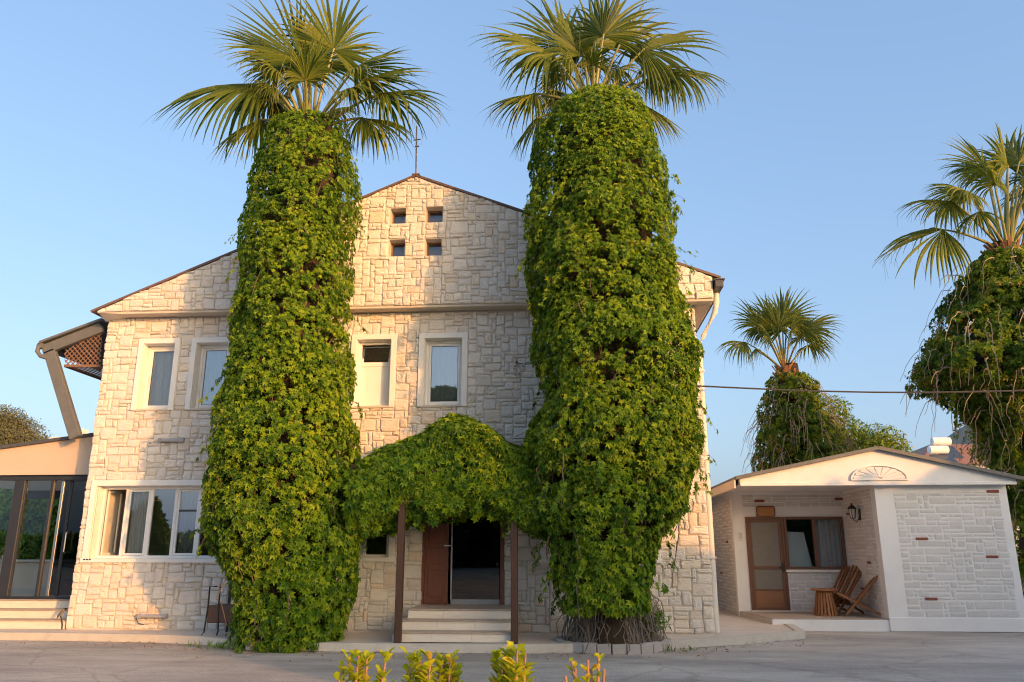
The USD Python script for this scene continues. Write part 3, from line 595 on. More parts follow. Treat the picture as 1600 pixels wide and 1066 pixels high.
def join(V, F):
    n, k, _ = V.shape
    return V.reshape(-1, 3), (F[None] + (np.arange(n) * k)[:, None, None]).reshape(-1, 3), np.repeat(np.random.default_rng(n).random(n), k)
def leafy(parent, V, F, mat_, limit=0, name='leaf', rest='foliage'):
    """the leaves nearest the eye become parts, the rest one part"""
    if limit:
        c = V.mean(1); d = np.linalg.norm(c - EYE_AT, axis=1)
        span = V.max(1) - V.min(1); size = (span[:, 0] * span[:, 2]) / d ** 2
        p = to_px(c); size[(p[:, 0] < 0) | (p[:, 0] > 1600) | (p[:, 1] > 1060) | (p[:, 1] < 0)] = 0
        size[d > np.quantile(d, .22)] = 0
        order = np.argsort(-size)
        for k in order[:limit]: obj(name, (V[k], F), mat_, parent)
        V = V[order[limit:]]
    obj(rest, join(V, F), mat_, parent, kind='stuff')

def column(rows, y, ycurve=None):
    """centre, radius and height of a vine column from its outline (pixel row, left, right) at depth y"""
    out = []
    for py, a, b in rows:
        l, r = at(a, py, y), at(b, py, y)
        out.append(((l[0] + r[0]) / 2, (r[0] - l[0]) / 2, (l[2] + r[2]) / 2))
    return np.array(sorted(out, key=lambda q: q[2]))
rowsL = [(183, 472, 510), (192, 450, 530), (200, 432, 544), (230, 407, 548), (260, 400, 556), (300, 392, 562), (350, 382, 560), (400, 376, 551), (450, 373, 547), (500, 366, 548), (560, 359, 551), (620, 350, 555), (680, 336, 560), (740, 329, 566), (800, 325, 566), (860, 334, 560), (900, 360, 556), (940, 374, 546), (980, 368, 538), (1008, 376, 530)]
rowsR = [(150, 908, 962), (158, 888, 987), (170, 868, 1002), (190, 847, 1020), (230, 833, 1036), (290, 824, 1050), (360, 818, 1060), (430, 820, 1062), (500, 826, 1075), (560, 834, 1088), (620, 838, 1095), (680, 822, 1092), (740, 818, 1086), (800, 826, 1078), (835, 842, 1042), (870, 856, 1028), (920, 868, 1022), (955, 880, 1024), (1000, 884, 1034)]
YL, YR = -1.45, -1.68
colL, colR = column(rowsL, YL), column(rowsR, YR)
def col_points(col, y, n, rng, seed, zlo=None, zhi=None, lump=.20, squash=1.0, back=.35, depth=.26):
    """points and outward normals on the lumpy skin of a column, thinner at the back"""
    dz = np.diff(col[:, 2]); rm = (col[1:, 1] + col[:-1, 1]) / 2; wts = np.maximum(dz * rm, 0); k = rng.choice(len(dz), n, p=wts / wts.sum()); u = rng.random(n)
    z = col[k, 2] + u * dz[k]; r = col[k, 1] + u * (col[k + 1, 1] - col[k, 1]); cx = col[k, 0] + u * (col[k + 1, 0] - col[k, 0])
    th = rng.uniform(0, 2 * np.pi, n)
    keep = (np.sin(th) < .25) | (rng.random(n) < back)
    z, r, cx, th = z[keep], r[keep], cx[keep], th[keep]
    pos = np.stack([np.cos(th) * r * 1.6, np.sin(th) * r * 1.6, z * 1.25], -1)
    nz = meshkit.fbm(pos, 3, seed)
    gap = meshkit.fbm(pos * 1.7 + 40, 3, seed + 3)
    rr = r * (.975 + (nz - .55) * lump * 2) - rng.random(len(r)) ** 2 * depth - (rng.random(len(r)) < .16) * rng.uniform(.1, .3, len(r))
    P = np.stack([cx + np.cos(th) * rr, y + np.sin(th) * rr * squash, z], -1)
    N = np.stack([np.cos(th), np.sin(th), np.full(len(th), .38)], -1)
    ok = (gap > .27) & (meshkit.fbm(pos * 3.6 + 11, 2, seed + 6) > rng.uniform(.30, .52, len(z)))
    return P[ok], N[ok]
def drape(col, y, n, rng, seed, length=(.2, .6)):
    """runners that hang free from the skin, each with leaves along it"""
    P, N = col_points(col, y, n, rng, seed, back=.05, depth=.02)
    stems, LP, LN = [], [], []
    for p, q in zip(P, N):
        ln = rng.uniform(*length); k = 6; s = np.linspace(0, 1, k)[:, None]
        out = np.array([q[0], q[1], 0]) * rng.uniform(.05, .2); side = rng.normal(0, .12, 3) * [1, 1, 0]
        c = p + s * out * 1.3 - np.array([0, 0, 1]) * (s ** 1.5) * ln + side * s ** 2
        stems.append(tube(c, np.linspace(.004, .002, k), 3))
        m_ = int(ln * 26) + 4; t_ = rng.random(m_)[:, None]
        LP.append(p + t_ * out * 1.3 - np.array([0, 0, 1]) * (t_ ** 1.5) * ln + side * t_ ** 2 + rng.normal(0, .02, (m_, 3))); LN.append(np.repeat(q[None], m_, 0))
    return stems, np.vstack(LP), np.vstack(LN)

def core_mesh(col, y, scale, rng, seed, squash=1.0, top=.3):
    zs = np.linspace(col[0, 2], col[-1, 2] - .1, 40); n = 28; th = np.arange(n) * 2 * np.pi / n
    r = np.interp(zs, col[:, 2], col[:, 1]) * scale; cx = np.interp(zs, col[:, 2], col[:, 0])
    T, Zz = np.meshgrid(th, zs); R = r[:, None] * (1 + .28 * (meshkit.fbm(np.stack([np.cos(T) * 2.4, np.sin(T) * 2.4, Zz * 2], -1), 3, seed) - .5))
    v = np.stack([cx[:, None] + np.cos(T) * R, y + np.sin(T) * R * squash, Zz], -1).reshape(-1, 3)
    i, j = np.meshgrid(np.arange(39), np.arange(n), indexing='ij')
    f = np.stack([i * n + j, i * n + (j + 1) % n, (i + 1) * n + (j + 1) % n, (i + 1) * n + j], -1).reshape(-1, 4)
    f = np.vstack([f[:, [0, 1, 2]], f[:, [0, 2, 3]]]); tp = len(v); v = np.vstack([v, [[cx[-1], y, zs[-1] + .1]]])
    return v, np.vstack([f, [[39 * n + k, 39 * n + (k + 1) % n, tp] for k in range(n)]])

# ------------------------------------------------------------------ fan palms
def frond(parent, C, H, T, rng, nseg=36, hint=(0, -.55, 1), droop=1.0, stalk=.03):
    C, H, T = map(lambda q: np.asarray(q, float), (C, H, T))
    a = T - H; Ln = np.linalg.norm(a); a /= Ln; Ln *= 1.06
    hn = np.asarray(hint, float) + rng.normal(0, .25, 3); nrm = hn - (hn @ a) * a; nrm /= np.linalg.norm(nrm); b = np.cross(a, nrm)
    spread = math.radians(rng.uniform(98, 122)); phi = np.linspace(-spread, spread, nseg) + rng.normal(0, .012, nseg); dphi = 2 * spread / nseg
    ns = 9; s = np.linspace(0, 1, ns); verts, faces, tones = [], [], []
    for k, ph in enumerate(phi):
        if rng.random() < .03: continue
        ln = Ln * (.66 + .36 * math.cos(ph * .72)) * rng.uniform(.9, 1.06)
        d = math.cos(ph) * a + math.sin(ph) * b - nrm * (.10 + .26 * abs(math.sin(ph)))
        d /= np.linalg.norm(d); p = H + a * .02; wv = np.cross(nrm, d); wv /= np.linalg.norm(wv)
        g = droop * .78 * rng.uniform(.6, 1.5) * (.7 + 1.25 * abs(math.sin(ph))); split_at = rng.uniform(.36, .50)
        o = len(verts); tones += [rng.random()] * (ns * 3)
        for q in range(ns):
            if q:
                st = s[q] - s[q - 1]
                if s[q] > split_at * .8: d = d + np.array([0, 0, -g * 2.2 * st * (s[q] ** 1.2)]) + rng.normal(0, .025, 3); d /= np.linalg.norm(d)
                p = p + d * ln * st
            wid = min(dphi * s[q] * ln * .54, .5 * dphi * ln * .50) if s[q] < split_at else .5 * dphi * ln * .48 * max(.02, (1 - s[q]) / (1 - split_at)) ** .8
            wid = max(wid, .004)
            pl = nrm * wid * (.8 if s[q] < .8 else .2)
            verts += [p - wv * wid - pl * .5, p + pl * .6, p + wv * wid - pl * .5]
        for q in range(ns - 1):
            u = o + q * 3
            faces += [(u, u + 1, u + 4), (u, u + 4, u + 3), (u + 1, u + 2, u + 5), (u + 1, u + 5, u + 4)]
    fp = obj('frond', (np.array(verts), np.array(faces), np.array(tones) * .55), M['palm'], parent)
    t_ = np.linspace(0, 1, 9)[:, None]; L_ = np.linalg.norm(H - C); ctrl = (C + H) / 2 + np.array([0, 0, .12 * L_]) 
    pts = (1 - t_) ** 2 * C + 2 * t_ * (1 - t_) * ctrl + t_ ** 2 * (H + a * .06)
    v, f = tube(pts, np.linspace(stalk * 1.35, stalk * .6, 9), 6)
    obj('stalk', (v, f), M['petiole'], fp, smooth=60)
    # fine fibres that hang from the blade
    fb, vv = [], np.array(verts)
    for _ in range(14):
        k = rng.integers(len(vv) // (ns * 3)); q0 = vv[k * ns * 3 + rng.integers(4, 8) * 3 + 1]; l_ = rng.uniform(.15, .5); sw = rng.normal(0, .07, 3)
        fb.append(tube([q0, q0 + sw * .6 - [0, 0, l_ * .5], q0 + sw - [0, 0, l_]], .003, 3))
    obj('fibres', cat(*fb), M['petiole'], fp, kind='stuff')
def palm(label, centre_px, y, fronds, col, colour_seed, trunk_r=.28, core=.64, squash=1.0, crown_r=.3, extra=7, stalk=.03, nseg=36):
    rng = np.random.default_rng(colour_seed)
    t = thing('fan_palm', label, 'palm tree')
    C = at(*centre_px, y)
    zb = 0.0; k = np.linspace(0, 1, 24)
    bx_, tz = col[0, 0], C[2]
    pts = np.column_stack([np.interp(k * tz, col[:, 2], col[:, 0]), np.full(24, y), k * (tz + .05)])
    obj('trunk', tube(pts, np.linspace(trunk_r * 1.25, trunk_r * .9, 24) * (1 + .05 * np.sin(np.arange(24) * 2.1)), 14), M['skirt'], t, smooth=60)
    obj('dead_frond_skirt', core_mesh(col if col is not colR else col[col[:, 2] > .8], y, core, rng, colour_seed, squash), M['skirt'], t, smooth=60)
    st = []
    for q in range(46):
        th = rng.uniform(0, 2 * np.pi); z = tz - rng.uniform(-.02, .5); rr = crown_r * rng.uniform(.7, 1.0) + (tz - z) * .25
        p0 = np.array([C[0] + math.cos(th) * rr * .6, y + math.sin(th) * rr * .6, z - .2]); p1 = np.array([C[0] + math.cos(th) * rr * 1.25, y + math.sin(th) * rr * 1.25, z + .12])
        st.append(bar(p0, p1, rng.uniform(.05, .09), .025))
    obj('frond_bases', cat(*st), M['stub'], t, kind='stuff')
    more = []
    for q in range(extra):
        f_ = fronds[rng.integers(len(fronds))]; g_ = fronds[rng.integers(len(fronds))]; w_ = rng.uniform(.3, .7)
        more.append(tuple(f_[e] * w_ + g_[e] * (1 - w_) if e < 4 else f_[e] * (-1 if e == 4 and rng.random() < .4 else 1) for e in range(6)))
    for hx_, hy_, tx_, ty_, dy, dr in list(fronds) + [m_ for m_ in more if abs(m_[0] - m_[2]) + abs(m_[1] - m_[3]) > 45]:
        H = at(hx_, hy_, y + dy * .6); T = at(tx_, ty_, y + dy)
        th = math.atan2(dy, (hx_ - centre_px[0]) / 90.0)
        P0 = C + np.array([(hx_ - centre_px[0]) / 200.0 * .4, dy * .12, -.1])
        frond(t, P0, H, T, rng, nseg, droop=dr, stalk=stalk)
    return t, C
FL = [(411, 130, 238, 118, -.2, 1.4), (408, 186, 318, 215, .5, 1.6), (447, 88, 372, 22, -.3, .45), (470, 96, 452, -22, -.7, .35), (521, 80, 548, -22, -.3, .35), (552, 108, 634, 58, -.5, .55), (592, 146, 706, 124, .1, 1.5), (563, 184, 664, 186, .3, 1.7), (527, 207, 566, 232, .9, 1.4),
      (425, 152, 372, 150, 1.0, 1.5), (455, 110, 430, 60, .9, .8), (497, 100, 505, 15, .8, .5), (515, 172, 560, 158, 1.1, 1.4), (478, 128, 474, 60, -1.0, 1.5), (540, 140, 596, 118, -.9, 1.6), (432, 138, 392, 112, -.9, 1.6), (455, 165, 420, 185, 1.2, 1.4)]
FR = [(837, 146, 746, 152, -.1, 1.3), (843, 182, 792, 232, .3, 1.3), (866, 86, 764, 12, -.4, 1.3), (912, 88, 888, 2, .2, .5), (942, 58, 968, -40, -.6, .7), (1003, 78, 1116, 24, -.3, 1.2), (1044, 112, 1146, 96, .1, 1.9), (1002, 161, 1082, 198, .5, 1.1), (876, 122, 838, 105, .9, 1.5),
      (930, 70, 925, -30, .6, .5), (885, 78, 850, -25, .5, .6), (968, 70, 1010, -10, .6, .8), (900, 105, 880, 50, -.9, 1.8), (960, 110, 1005, 85, -.8, 1.9), (965, 128, 1010, 132, 1.1, 1.5), (905, 140, 870, 160, 1.2, 1.5), (870, 150, 830, 175, 1.0, 1.4)]
pl, CL = palm('fan palm left of the entrance, its tall trunk wrapped in green creeper', (484, 196), YL, FL, colL, 21, extra=6)
pr, CR = palm('fan palm right of the entrance, its broad trunk wrapped in creeper above a kerb ring', (925, 160), YR, FR, colR, 22, extra=6, trunk_r=.2)

def vine(label, col, y, n, ndrape, seed, group=None, limit=300):
    rng = np.random.default_rng(seed)
    t = thing('creeper_vine', label, 'vine', group)
    P, N = col_points(col, y, n, rng, seed)
    st, P2, N2 = drape(col, y, ndrape, rng, seed + 5)
    PP = np.vstack([P, P2]); V, F = place_leaves(PP, np.vstack([N, N2]), np.interp(PP[:, 2], [0, 2.5, 6, 9.5], [.096, .078, .066, .060]), rng, CREEPER)
    leafy(t, V, F, M['vine'], limit)
    Pq, Nq = col_points(col, y, 500, rng, seed + 9, depth=.45)
    tw = []
    for p, q in zip(Pq, Nq):
        l_ = rng.uniform(.4, 1.2); s = np.linspace(0, 1, 6)[:, None]
        tw.append(tube(p - np.array([q[0], q[1], 0]) * rng.uniform(.08, .2) + s * np.array([0, 0, -l_]) + rng.normal(0, .06, (6, 3)), np.linspace(.011, .005, 6), 4))
    obj('stems', cat(*tw, *st), M['twig'], t, kind='stuff')
    return t
vine('green creeper covering the trunk of the palm left of the entrance', colL, YL, 74000, 230, 31)
colR2 = colR[colR[:, 2] > .42]
vine('green creeper covering the broad palm right of the entrance, bare stems at its foot', colR2, YR, 92000, 280, 32)

# the arch of creeper over the steps
rng = np.random.default_rng(34)
t = thing('creeper_arch', 'mound of green creeper over the entrance steps between the two palms', 'vine')
ax_ = [548, 600, 650, 690, 722, 760, 790, 830, 868]; at_ = [725, 693, 670, 653, 648, 667, 692, 704, 705]; ab_ = [845, 832, 818, 808, 803, 802, 810, 832, 838]
XA = np.array([at(p, 740, -1.9)[0] for p in ax_]); ZT = np.array([at(p, q, -1.5)[2] for p, q in zip(ax_, at_)]); ZB = np.array([at(p, q, -2.1)[2] for p, q in zip(ax_, ab_)])
def arch_points(n, dep=.16):
    x = rng.uniform(XA[0], XA[-1], n); th = rng.uniform(0, 2 * np.pi, n); zt, zb = np.interp(x, XA, ZT), np.interp(x, XA, ZB)
    cz, hz = (zt + zb) / 2, (zt - zb) / 2; c, s = np.cos(th), np.sin(th)
    sq = lambda q: np.sign(q) * np.abs(q) ** .72
    nz = meshkit.fbm(np.stack([x * 1.5, c * 1.5, s * 1.5 + 9], -1), 3, 5)
    k = 1 + (nz - .55) * .65 - rng.random(n) ** 2 * dep
    yy = -1.12 + sq(c) * 1.0 * k; zz = cz + sq(s) * hz * k
    keep = (c < .3) | (s > .2) | (rng.random(n) < .25); keep &= (s > -.75) | (rng.random(n) < .5)
    return np.stack([x, yy, zz], -1)[keep], np.stack([np.zeros(n), c, s + .3], -1)[keep]
P, N = arch_points(20000)
P2, N2 = arch_points(150, 0); hang = []
for p in P2[(P2[:, 2] < 3.2) & (P2[:, 1] < -1.2)]:
    s = rng.random(9)[:, None]; hang.append(p - s * [0, 0, rng.uniform(.08, .22)] + rng.normal(0, .02, (9, 3)))
hp = np.vstack(hang)
V, F = place_leaves(np.vstack([P, hp]), np.vstack([N, np.tile([0, -1, .3], (len(hp), 1))]), .094, rng, CREEPER)
leafy(t, V, F, M['vine'], 300)
P, N = arch_points(160, .5)
obj('stems', cat(*[tube(p - q * .22 + np.linspace(0, 1, 5)[:, None] * rng.normal(0, .25, 3) * [1, .4, .4] + rng.normal(0, .03, (5, 3)), .008, 4) for p, q in zip(P, N)]), M['twig'], t, kind='stuff')
P, N = arch_points(2500, .0)
V, F = place_leaves(np.column_stack([P[:, 0], -1.12 + (P[:, 1] + 1.12) * .6, np.interp(P[:, 0], XA, (ZT + ZB) / 2) + (P[:, 2] - np.interp(P[:, 0], XA, (ZT + ZB) / 2)) * .6]), N, .12, rng, CREEPER)
obj('inner_foliage', join(V, F), M['vine'], t, kind='stuff')

# bare stems and young plant at the foot of the right palm, its ring of kerb stones
rng = np.random.default_rng(41)
rc = at(957, 1000, -1.15); RC = np.array([rc[0], -1.15])
t = thing('bare_stems', 'tangle of grey leafless vine stems at the foot of the right palm', 'dead stems')
tw = []
for k in range(460):
    th = rng.uniform(np.pi * .95, 2.05 * np.pi); r0 = rng.uniform(.42, .80); p0 = np.array([RC[0] + math.cos(th) * r0 * 1.05, RC[1] + math.sin(th) * r0 * .85, .08]); r1 = rng.uniform(.38, .66); th1 = th + rng.normal(0, .55)
    p1 = np.array([RC[0] + math.cos(th1) * r1, RC[1] - .05 + math.sin(th1) * r1, rng.uniform(.4, 1.0)]); s = np.linspace(0, 1, 7)[:, None]
    c = p0 + (p1 - p0) * s + np.sin(s * np.pi) * rng.normal(0, .12, 3) + rng.normal(0, .012, (7, 3)); c[:, 2] = np.maximum(c[:, 2], .06)
    tw.append(tube(c, np.linspace(rng.uniform(.006, .014), .004, 7), 4))
obj('stems', cat(*tw), M['twig_grey'], t, kind='stuff')
t = thing('kerb_ring', 'ring of pale grey kerb stones around the foot of the right palm', 'kerb')
obj('soil', lathe([(0, .02), (.86, .02), (.82, .13), (0, .16)], 28, (RC[0], RC[1], 0)), M['soil'], t, kind='stuff')
for k in range(17):
    th = np.pi * (.86 + 1.32 * k / 17); a0, a1 = th + .012, th + np.pi * 1.32 / 17 - .012
    pts = []
    for r_ in (.84, .96):
        for a_ in (a0, a1):
            for z in (.005, .15 + rng.uniform(-.012, .012)):
                for e in (0, 1): pts.append((RC[0] + math.cos(a_) * (r_ - .012 * (e if z > .1 else 0) * (1 if r_ > .9 else -1)), RC[1] + math.sin(a_) * r_ * .95, z - .012 * (1 - e) * (z > .1)))
    obj('kerb_stone', trimesh.convex.convex_hull(np.array(pts)), M['curb_stone'], t)
def sprig(name, label, base, n, h, spread, leaf, m_, seed, tpl=SIMPLE, catg='plant', nl=22, smat='twig'):
    rng = np.random.default_rng(seed); t = thing(name, label, catg)
    P, N, st = [], [], []
    for k in range(n):
        th = rng.uniform(0, 2 * np.pi); tip = np.asarray(base) + [math.cos(th) * rng.uniform(.2, 1) * spread, math.sin(th) * rng.uniform(.2, 1) * spread * .6, h * rng.uniform(.5, 1.0)]
        s = np.linspace(0, 1, 6)[:, None]; c = np.asarray(base) + (tip - base) * s + np.sin(s * np.pi) * [0, 0, .12 * h]; st.append(tube(c, np.linspace(.006, .003, 6), 4))
        u = rng.uniform(.15, 1, nl)[:, None]; P.append(np.asarray(base) + (tip - base) * u + np.sin(u * np.pi) * [0, 0, .12 * h]); d = rng.normal(0, 1, (nl, 3)); N.append(d + [0, -.4, .8])
    V, F = place_leaves(np.vstack(P), np.vstack(N), leaf, rng, tpl, down=-.5, spin=1.0)
    obj('leaves', join(V, F), m_, t, kind='stuff'); obj('stem', cat(*st), M[smat], t)
b = at(1012, 1000, -1.45); sprig('young_shrub', 'small bright green narrow leaved shrub beside the kerb ring of the right palm', (b[0], -1.45, .1), 26, .62, .32, .11, M['grass'], 51, simple_template(.13))
b = at(1040, 985, -1.0); sprig('young_shrub', 'thin leaning sprig with a few green leaves right of the kerb ring', (b[0] - .05, -1.0, .14), 3, .42, .28, .12, M['grass'], 52, simple_template(.15), nl=9)
b = at(395, 1008, -2.0)
t = thing('loose_kerb_stone', 'pale kerb stone at the foot of the left palm, half under its creeper', 'kerb stone')
obj('stone', bx(b[0] - .13, b[0] + .10, -1.98, -1.84, .005, .15, .012), M['curb_stone'], t)

rng = np.random.default_rng(45)
ev = np.array(edge[:-1]); k = rng.integers(0, len(ev) - 1, 420); u = rng.random(420)[:, None]
P = ev[k] + (ev[k + 1] - ev[k]) * u; P = np.column_stack([P[:, 0] + rng.normal(0, .25, 420), P[:, 1] - .05 - np.abs(rng.normal(0, .45, 420)), np.full(420, .022)])
V, F = place_leaves(P, np.tile([0, 0, 1.0], (420, 1)), .055, rng, SIMPLE, jitter=.25)
obj('leaf_litter', join(V, F), M['stub'], kind='stuff', label='dry fallen leaves scattered over the yard along the terrace edge', cat='leaf litter')
gp0 = np.array([at(340, 1006, -1.75), at(372, 1010, -1.9), at(1036, 1012, -1.6)])
P = np.repeat(gp0, 60, 0) + rng.normal(0, 1, (180, 3)) * [.22, .05, 0]; P[:, 2] = .01
V, F = place_leaves(P, rng.normal(0, 1, (180, 3)) + [0, -1, 0], .13, rng, simple_template(.06), down=-1.0, spin=.35)
obj('grass_tufts', join(V, F), M['grass'], kind='stuff', label='small green grass tufts along the kerb by the two big palms', cat='grass')

# ------------------------------------------------------------------ small things on and by the house
def tube_lamp(label, px0, px1, py, z_off=0):
    a, b = at(px0, py, -.09), at(px1, py, -.09); t = thing('wall_lamp', label, 'wall lamp', None)
    z = (a[2] + b[2]) / 2
    obj('body', tube([(a[0], -.1, z), (b[0], -.1, z)], .036, 10), M['grey_metal'], t, smooth=50)
    obj('end_cap', tube([(b[0] - .002, -.1, z), (b[0] + .05, -.1, z)], .048, 10), M['grey_metal'], t)
    obj('end_cap', tube([(a[0] - .05, -.1, z), (a[0] + .002, -.1, z)], .048, 10), M['grey_metal'], t)
    obj('bracket', cat(bx(a[0] + .08, a[0] + .12, -.08, .0, z - .015, z + .03), bx(b[0] - .12, b[0] - .08, -.08, .0, z - .015, z + .03)), M['gutter'], t)
    return t, a, b, z
tube_lamp('grey tube lamp on the stone wall between the two storeys', 252, 284, 688)
t, a, b, z = tube_lamp('grey tube lamp low on the stone wall near the ground', 220, 257, 963)
obj('wire', tube([(a[0] - .05, -.1, z), (a[0] - .09, -.08, z - .05), (a[0] - .04, -.07, z - .13), (a[0] + .06, -.06, z - .15)], .008, 5), M['black'], t)
b = at(98, 957, -.02); t = thing('floor_spotlight', 'small black spotlight on the side steps against the house corner', 'spotlight')
obj('head', trimesh.convex.convex_hull(np.array([(b[0] - .1, -.3 + .28, .36), (b[0] + .02, -.05, .50), (b[0] + .05, -.03, .46), (b[0] - .04, -.12, .30), (b[0] - .1, .0, .34), (b[0] + .05, .04, .49)])) , M['black'], t)
obj('stalk', tube([(b[0] - .02, -.04, .36), (b[0] + .02, -.01, .2), (b[0] + .02, -.01, .115)], .012, 6), M['black'], t)
b = at(808, 572, -.08); t = thing('cable_coil', 'coil of pale cable hung on the stone wall left of the right palm', 'cable')
th = np.linspace(0, 6 * np.pi, 70); obj('loops', tube(np.column_stack([b[0] + np.cos(th) * (.085 + .008 * np.sin(th * .37)), -.07 - th * .0016, b[2] - .05 + np.sin(th) * .09]), .009, 5), M['pipe'], t)
obj('hook', tube([(b[0], 0, b[2] + .05), (b[0], -.13, b[2] + .05), (b[0], -.14, b[2] + .09)], .018, 6), M['black'], t)
obj('tail', tube([(b[0] + .02, -.09, b[2] + .05), (b[0] + .15, -.1, b[2] + .03), (b[0] + .5, -.3, b[2] + .0)], .009, 5), M['cable'], t)
p0, p1 = at(650, 284, .3), at(651, 197, .3)
t = thing('roof_antenna', 'thin aerial pole on the ridge of the stone house', 'antenna')
obj('pole', tube([(p0[0], .3, PEAK[1]), (p1[0], .3, p1[2])], .016, 6), M['antenna'], t)
obj('arm', cat(bar((p0[0] - .09, .3, p1[2] - .35), (p0[0] + .07, .3, p1[2] - .33), .02), bar((p0[0] - .05, .3, p1[2] - .5), (p0[0] + .04, .3, p1[2] - .5), .025)), M['antenna'], t)
q0, q1 = at(1085, 603, -.1), at(1640, 609, 1.2); s = np.linspace(0, 1, 30)[:, None]
t = thing('overhead_cable', 'dark cable slung from the stone house towards the right', 'cable'); c = q0 + (q1 - q0) * s - np.sin(s * np.pi) * [0, 0, .09]
obj('wire', tube(c, .017, 5), M['cable'], t)
# grill cart with bottles
g0 = at(335, 978, -.75); gx0 = at(331, 960, -.75)[0]; gx1 = at(378, 960, -.75)[0]
t = thing('grill_cart', 'dark metal cart with a brown box body beside the left palm', 'cart')
obj('box', bx(gx0 + .03, gx1 + .2, -1.0, -.6, .33, .62, .012), M['rust'], t)
for xx in (gx0, gx0 + .25):
    obj('leg', tube([(xx - .04, -1.0, .125), (xx, -1.0, .18), (xx + .03, -1.0, .6), (xx + .03, -1.0, .93), (xx + .16, -1.0, .94)] if xx == gx0 else [(xx - .02, -1.0, .125), (xx, -1.0, .2), (xx - .03, -1.0, .62), (xx - .03, -1.0, .93)], .014, 6), M['black'], t)
obj('leg', tube([(gx1 + .15, -.65, .125), (gx1 + .15, -.65, .5)], .014, 6), M['black'], t)
shelf = bx(gx0 + .02, gx1 + .3, -.42, -.06, .965, .99, .005)
t2 = thing('side_table', 'pale narrow table against the wall behind the grill cart', 'table')
obj('top', shelf, M['white'], t2)
for xx in (gx0 + .08, gx1 + .2): obj('leg', bx(xx - .02, xx + .02, -.26, -.22, .115, .965), M['black'], t2)
for k, (dx, hh) in enumerate(((.16, .40), (.30, .43))):
    t3 = thing('bottle', ('shorter pale bottle at the left end of the table by the grill cart', 'taller pale bottle on the table, next to the shorter one')[k], 'bottle')
    obj('body', lathe([(0, 0), (.032, 0), (.034, hh * .55), (.012, hh * .72), (.012, hh * .95), (0, hh * .95)], 12, (gx0 + dx, -.24, .991)), M['bottle'], t3, smooth=40); obj('cap', lathe([(0, hh * .95), (.015, hh * .95), (.015, hh), (0, hh)], 10, (gx0 + dx, -.24, .991)), M['black'], t3)

# ------------------------------------------------------------------ white cottage at the right
KY, KB = 2.0, 4.0
kx0 = at(1152, 900, KB)[0]; kp = at(1382, 900, KY)[0]; kx1 = at(1594, 900, KY)[0] ; KZ = 2.87; FL_ = .22
ct = thing('white_cottage', 'low white stone cottage with open corner porch right of the stone house', 'cottage')
kl = at(1157, 760, KY - .2)[0] ; kr = kx1 + .12; kpk = (at(1370, 700, KY - .2)[0], at(1370, 703, KY - .2)[2])
bl = sbox(kp, 0, kx1, KZ)
obj('wall', prism(bl, KY, KY + .22), M['cot_paint'], ct)                        # front block
obj('wall', bx(kp, kp + .2, KY + .22, KB, FL_ - .1, KZ), M['cot_paint'], ct)        # side of the porch recess
ko = [(at(1172, 900, KB)[0], at(1229, 900, KB)[0], FL_ + .02, 2.27), (at(1231, 900, KB)[0], at(1318, 850, KB)[0], 1.13, 2.27)]
obj('wall', prism(sbox(kx0, 0, kp, KZ).difference(unary_union([sbox(o[0], o[2], o[1], o[3]) for o in ko])), KB, KB + .2), M['cot_paint'], ct)
obj('wall', bx(kx0, kx0 + .2, KB + .2, KB + 5, 0, KZ), M['cot_mortar'], ct)
obj('wall', cat(bx(kx1 - .2, kx1, KY + .22, KB + 5, 0, KZ), bx(kx0 + .2, kx1 - .2, KB + 4.8, KB + 5, 0, KZ)), M['cot_paint'], ct)
obj('porch_slab', prism(sbox(at(1208, 985, KY)[0], -.05, kp, FL_ - .012), KY, KB), M['cot_paint'], ct)
obj('porch_slab', trimesh.convex.convex_hull(np.array([(x, y, z) for x, y in ((kx0 - .03, KB + .15), (at(1208, 985, KY)[0] - .002, KY + .002), (at(1208, 985, KY)[0] - .002, KB + .15)) for z in (-.05, FL_ - .012)])), M['kerb'], ct)
obj('porch_floor', cat(trimesh.convex.convex_hull(np.array([(x, y, z) for x, y in ((kx0, KB), (at(1208, 985, KY)[0] + .02, KY + .02), (kp, KY + .02), (kp, KB)) for z in (FL_ - .0115, FL_ + .004)]))), M['tread'], ct)
obj('plinth', bx(kp - .012, kx1 + .012, KY - .03, KY, 0, FL_ + .04, .008), M['cot_paint'], ct)
# gable and roof
gp = Polygon([(kl, KZ + .02), (kr, KZ + .02), (kr, KZ + .08), (kpk[0], kpk[1]), (kl, KZ + .12)])
obj('gable', prism(gp, KY - .18, KY - .02), M['cot_paint'], ct)
obj('gable_moulding', bx(kl, kr, KY - .21, KY - .182, KZ - .03, KZ + .035, .008), M['cot_paint'], ct)
obj('ceiling', bx(kl, kr, KY - .16, KB + 5, KZ, KZ + .018), M['cot_paint'], ct)
rf = obj('roof', cat(slope((kl - .1, KZ + .10), (kpk[0], kpk[1] + .003), KY - .28, KB + 5.2, .06), slope((kpk[0], kpk[1] + .003), (kr + .12, KZ + .05), KY - .28, KB + 5.2, .06)), M['grey_beam'], ct)
obj('roof_edge', cat(bar((kl - .1, KY - .28, KZ + .13), (kpk[0], KY - .28, kpk[1] + .035), .03, .075), bar((kpk[0], KY - .28, kpk[1] + .035), (kr + .12, KY - .28, KZ + .08), .03, .075)), M['grey_beam'], rf)
for k in range(14):
    y = KY - .24 + k * .42
    obj('eave_board', bx(kl - .14, kl - .1, y + .004, y + .416, KZ - .08, KZ + .10, .006), M['plaster'], ct)
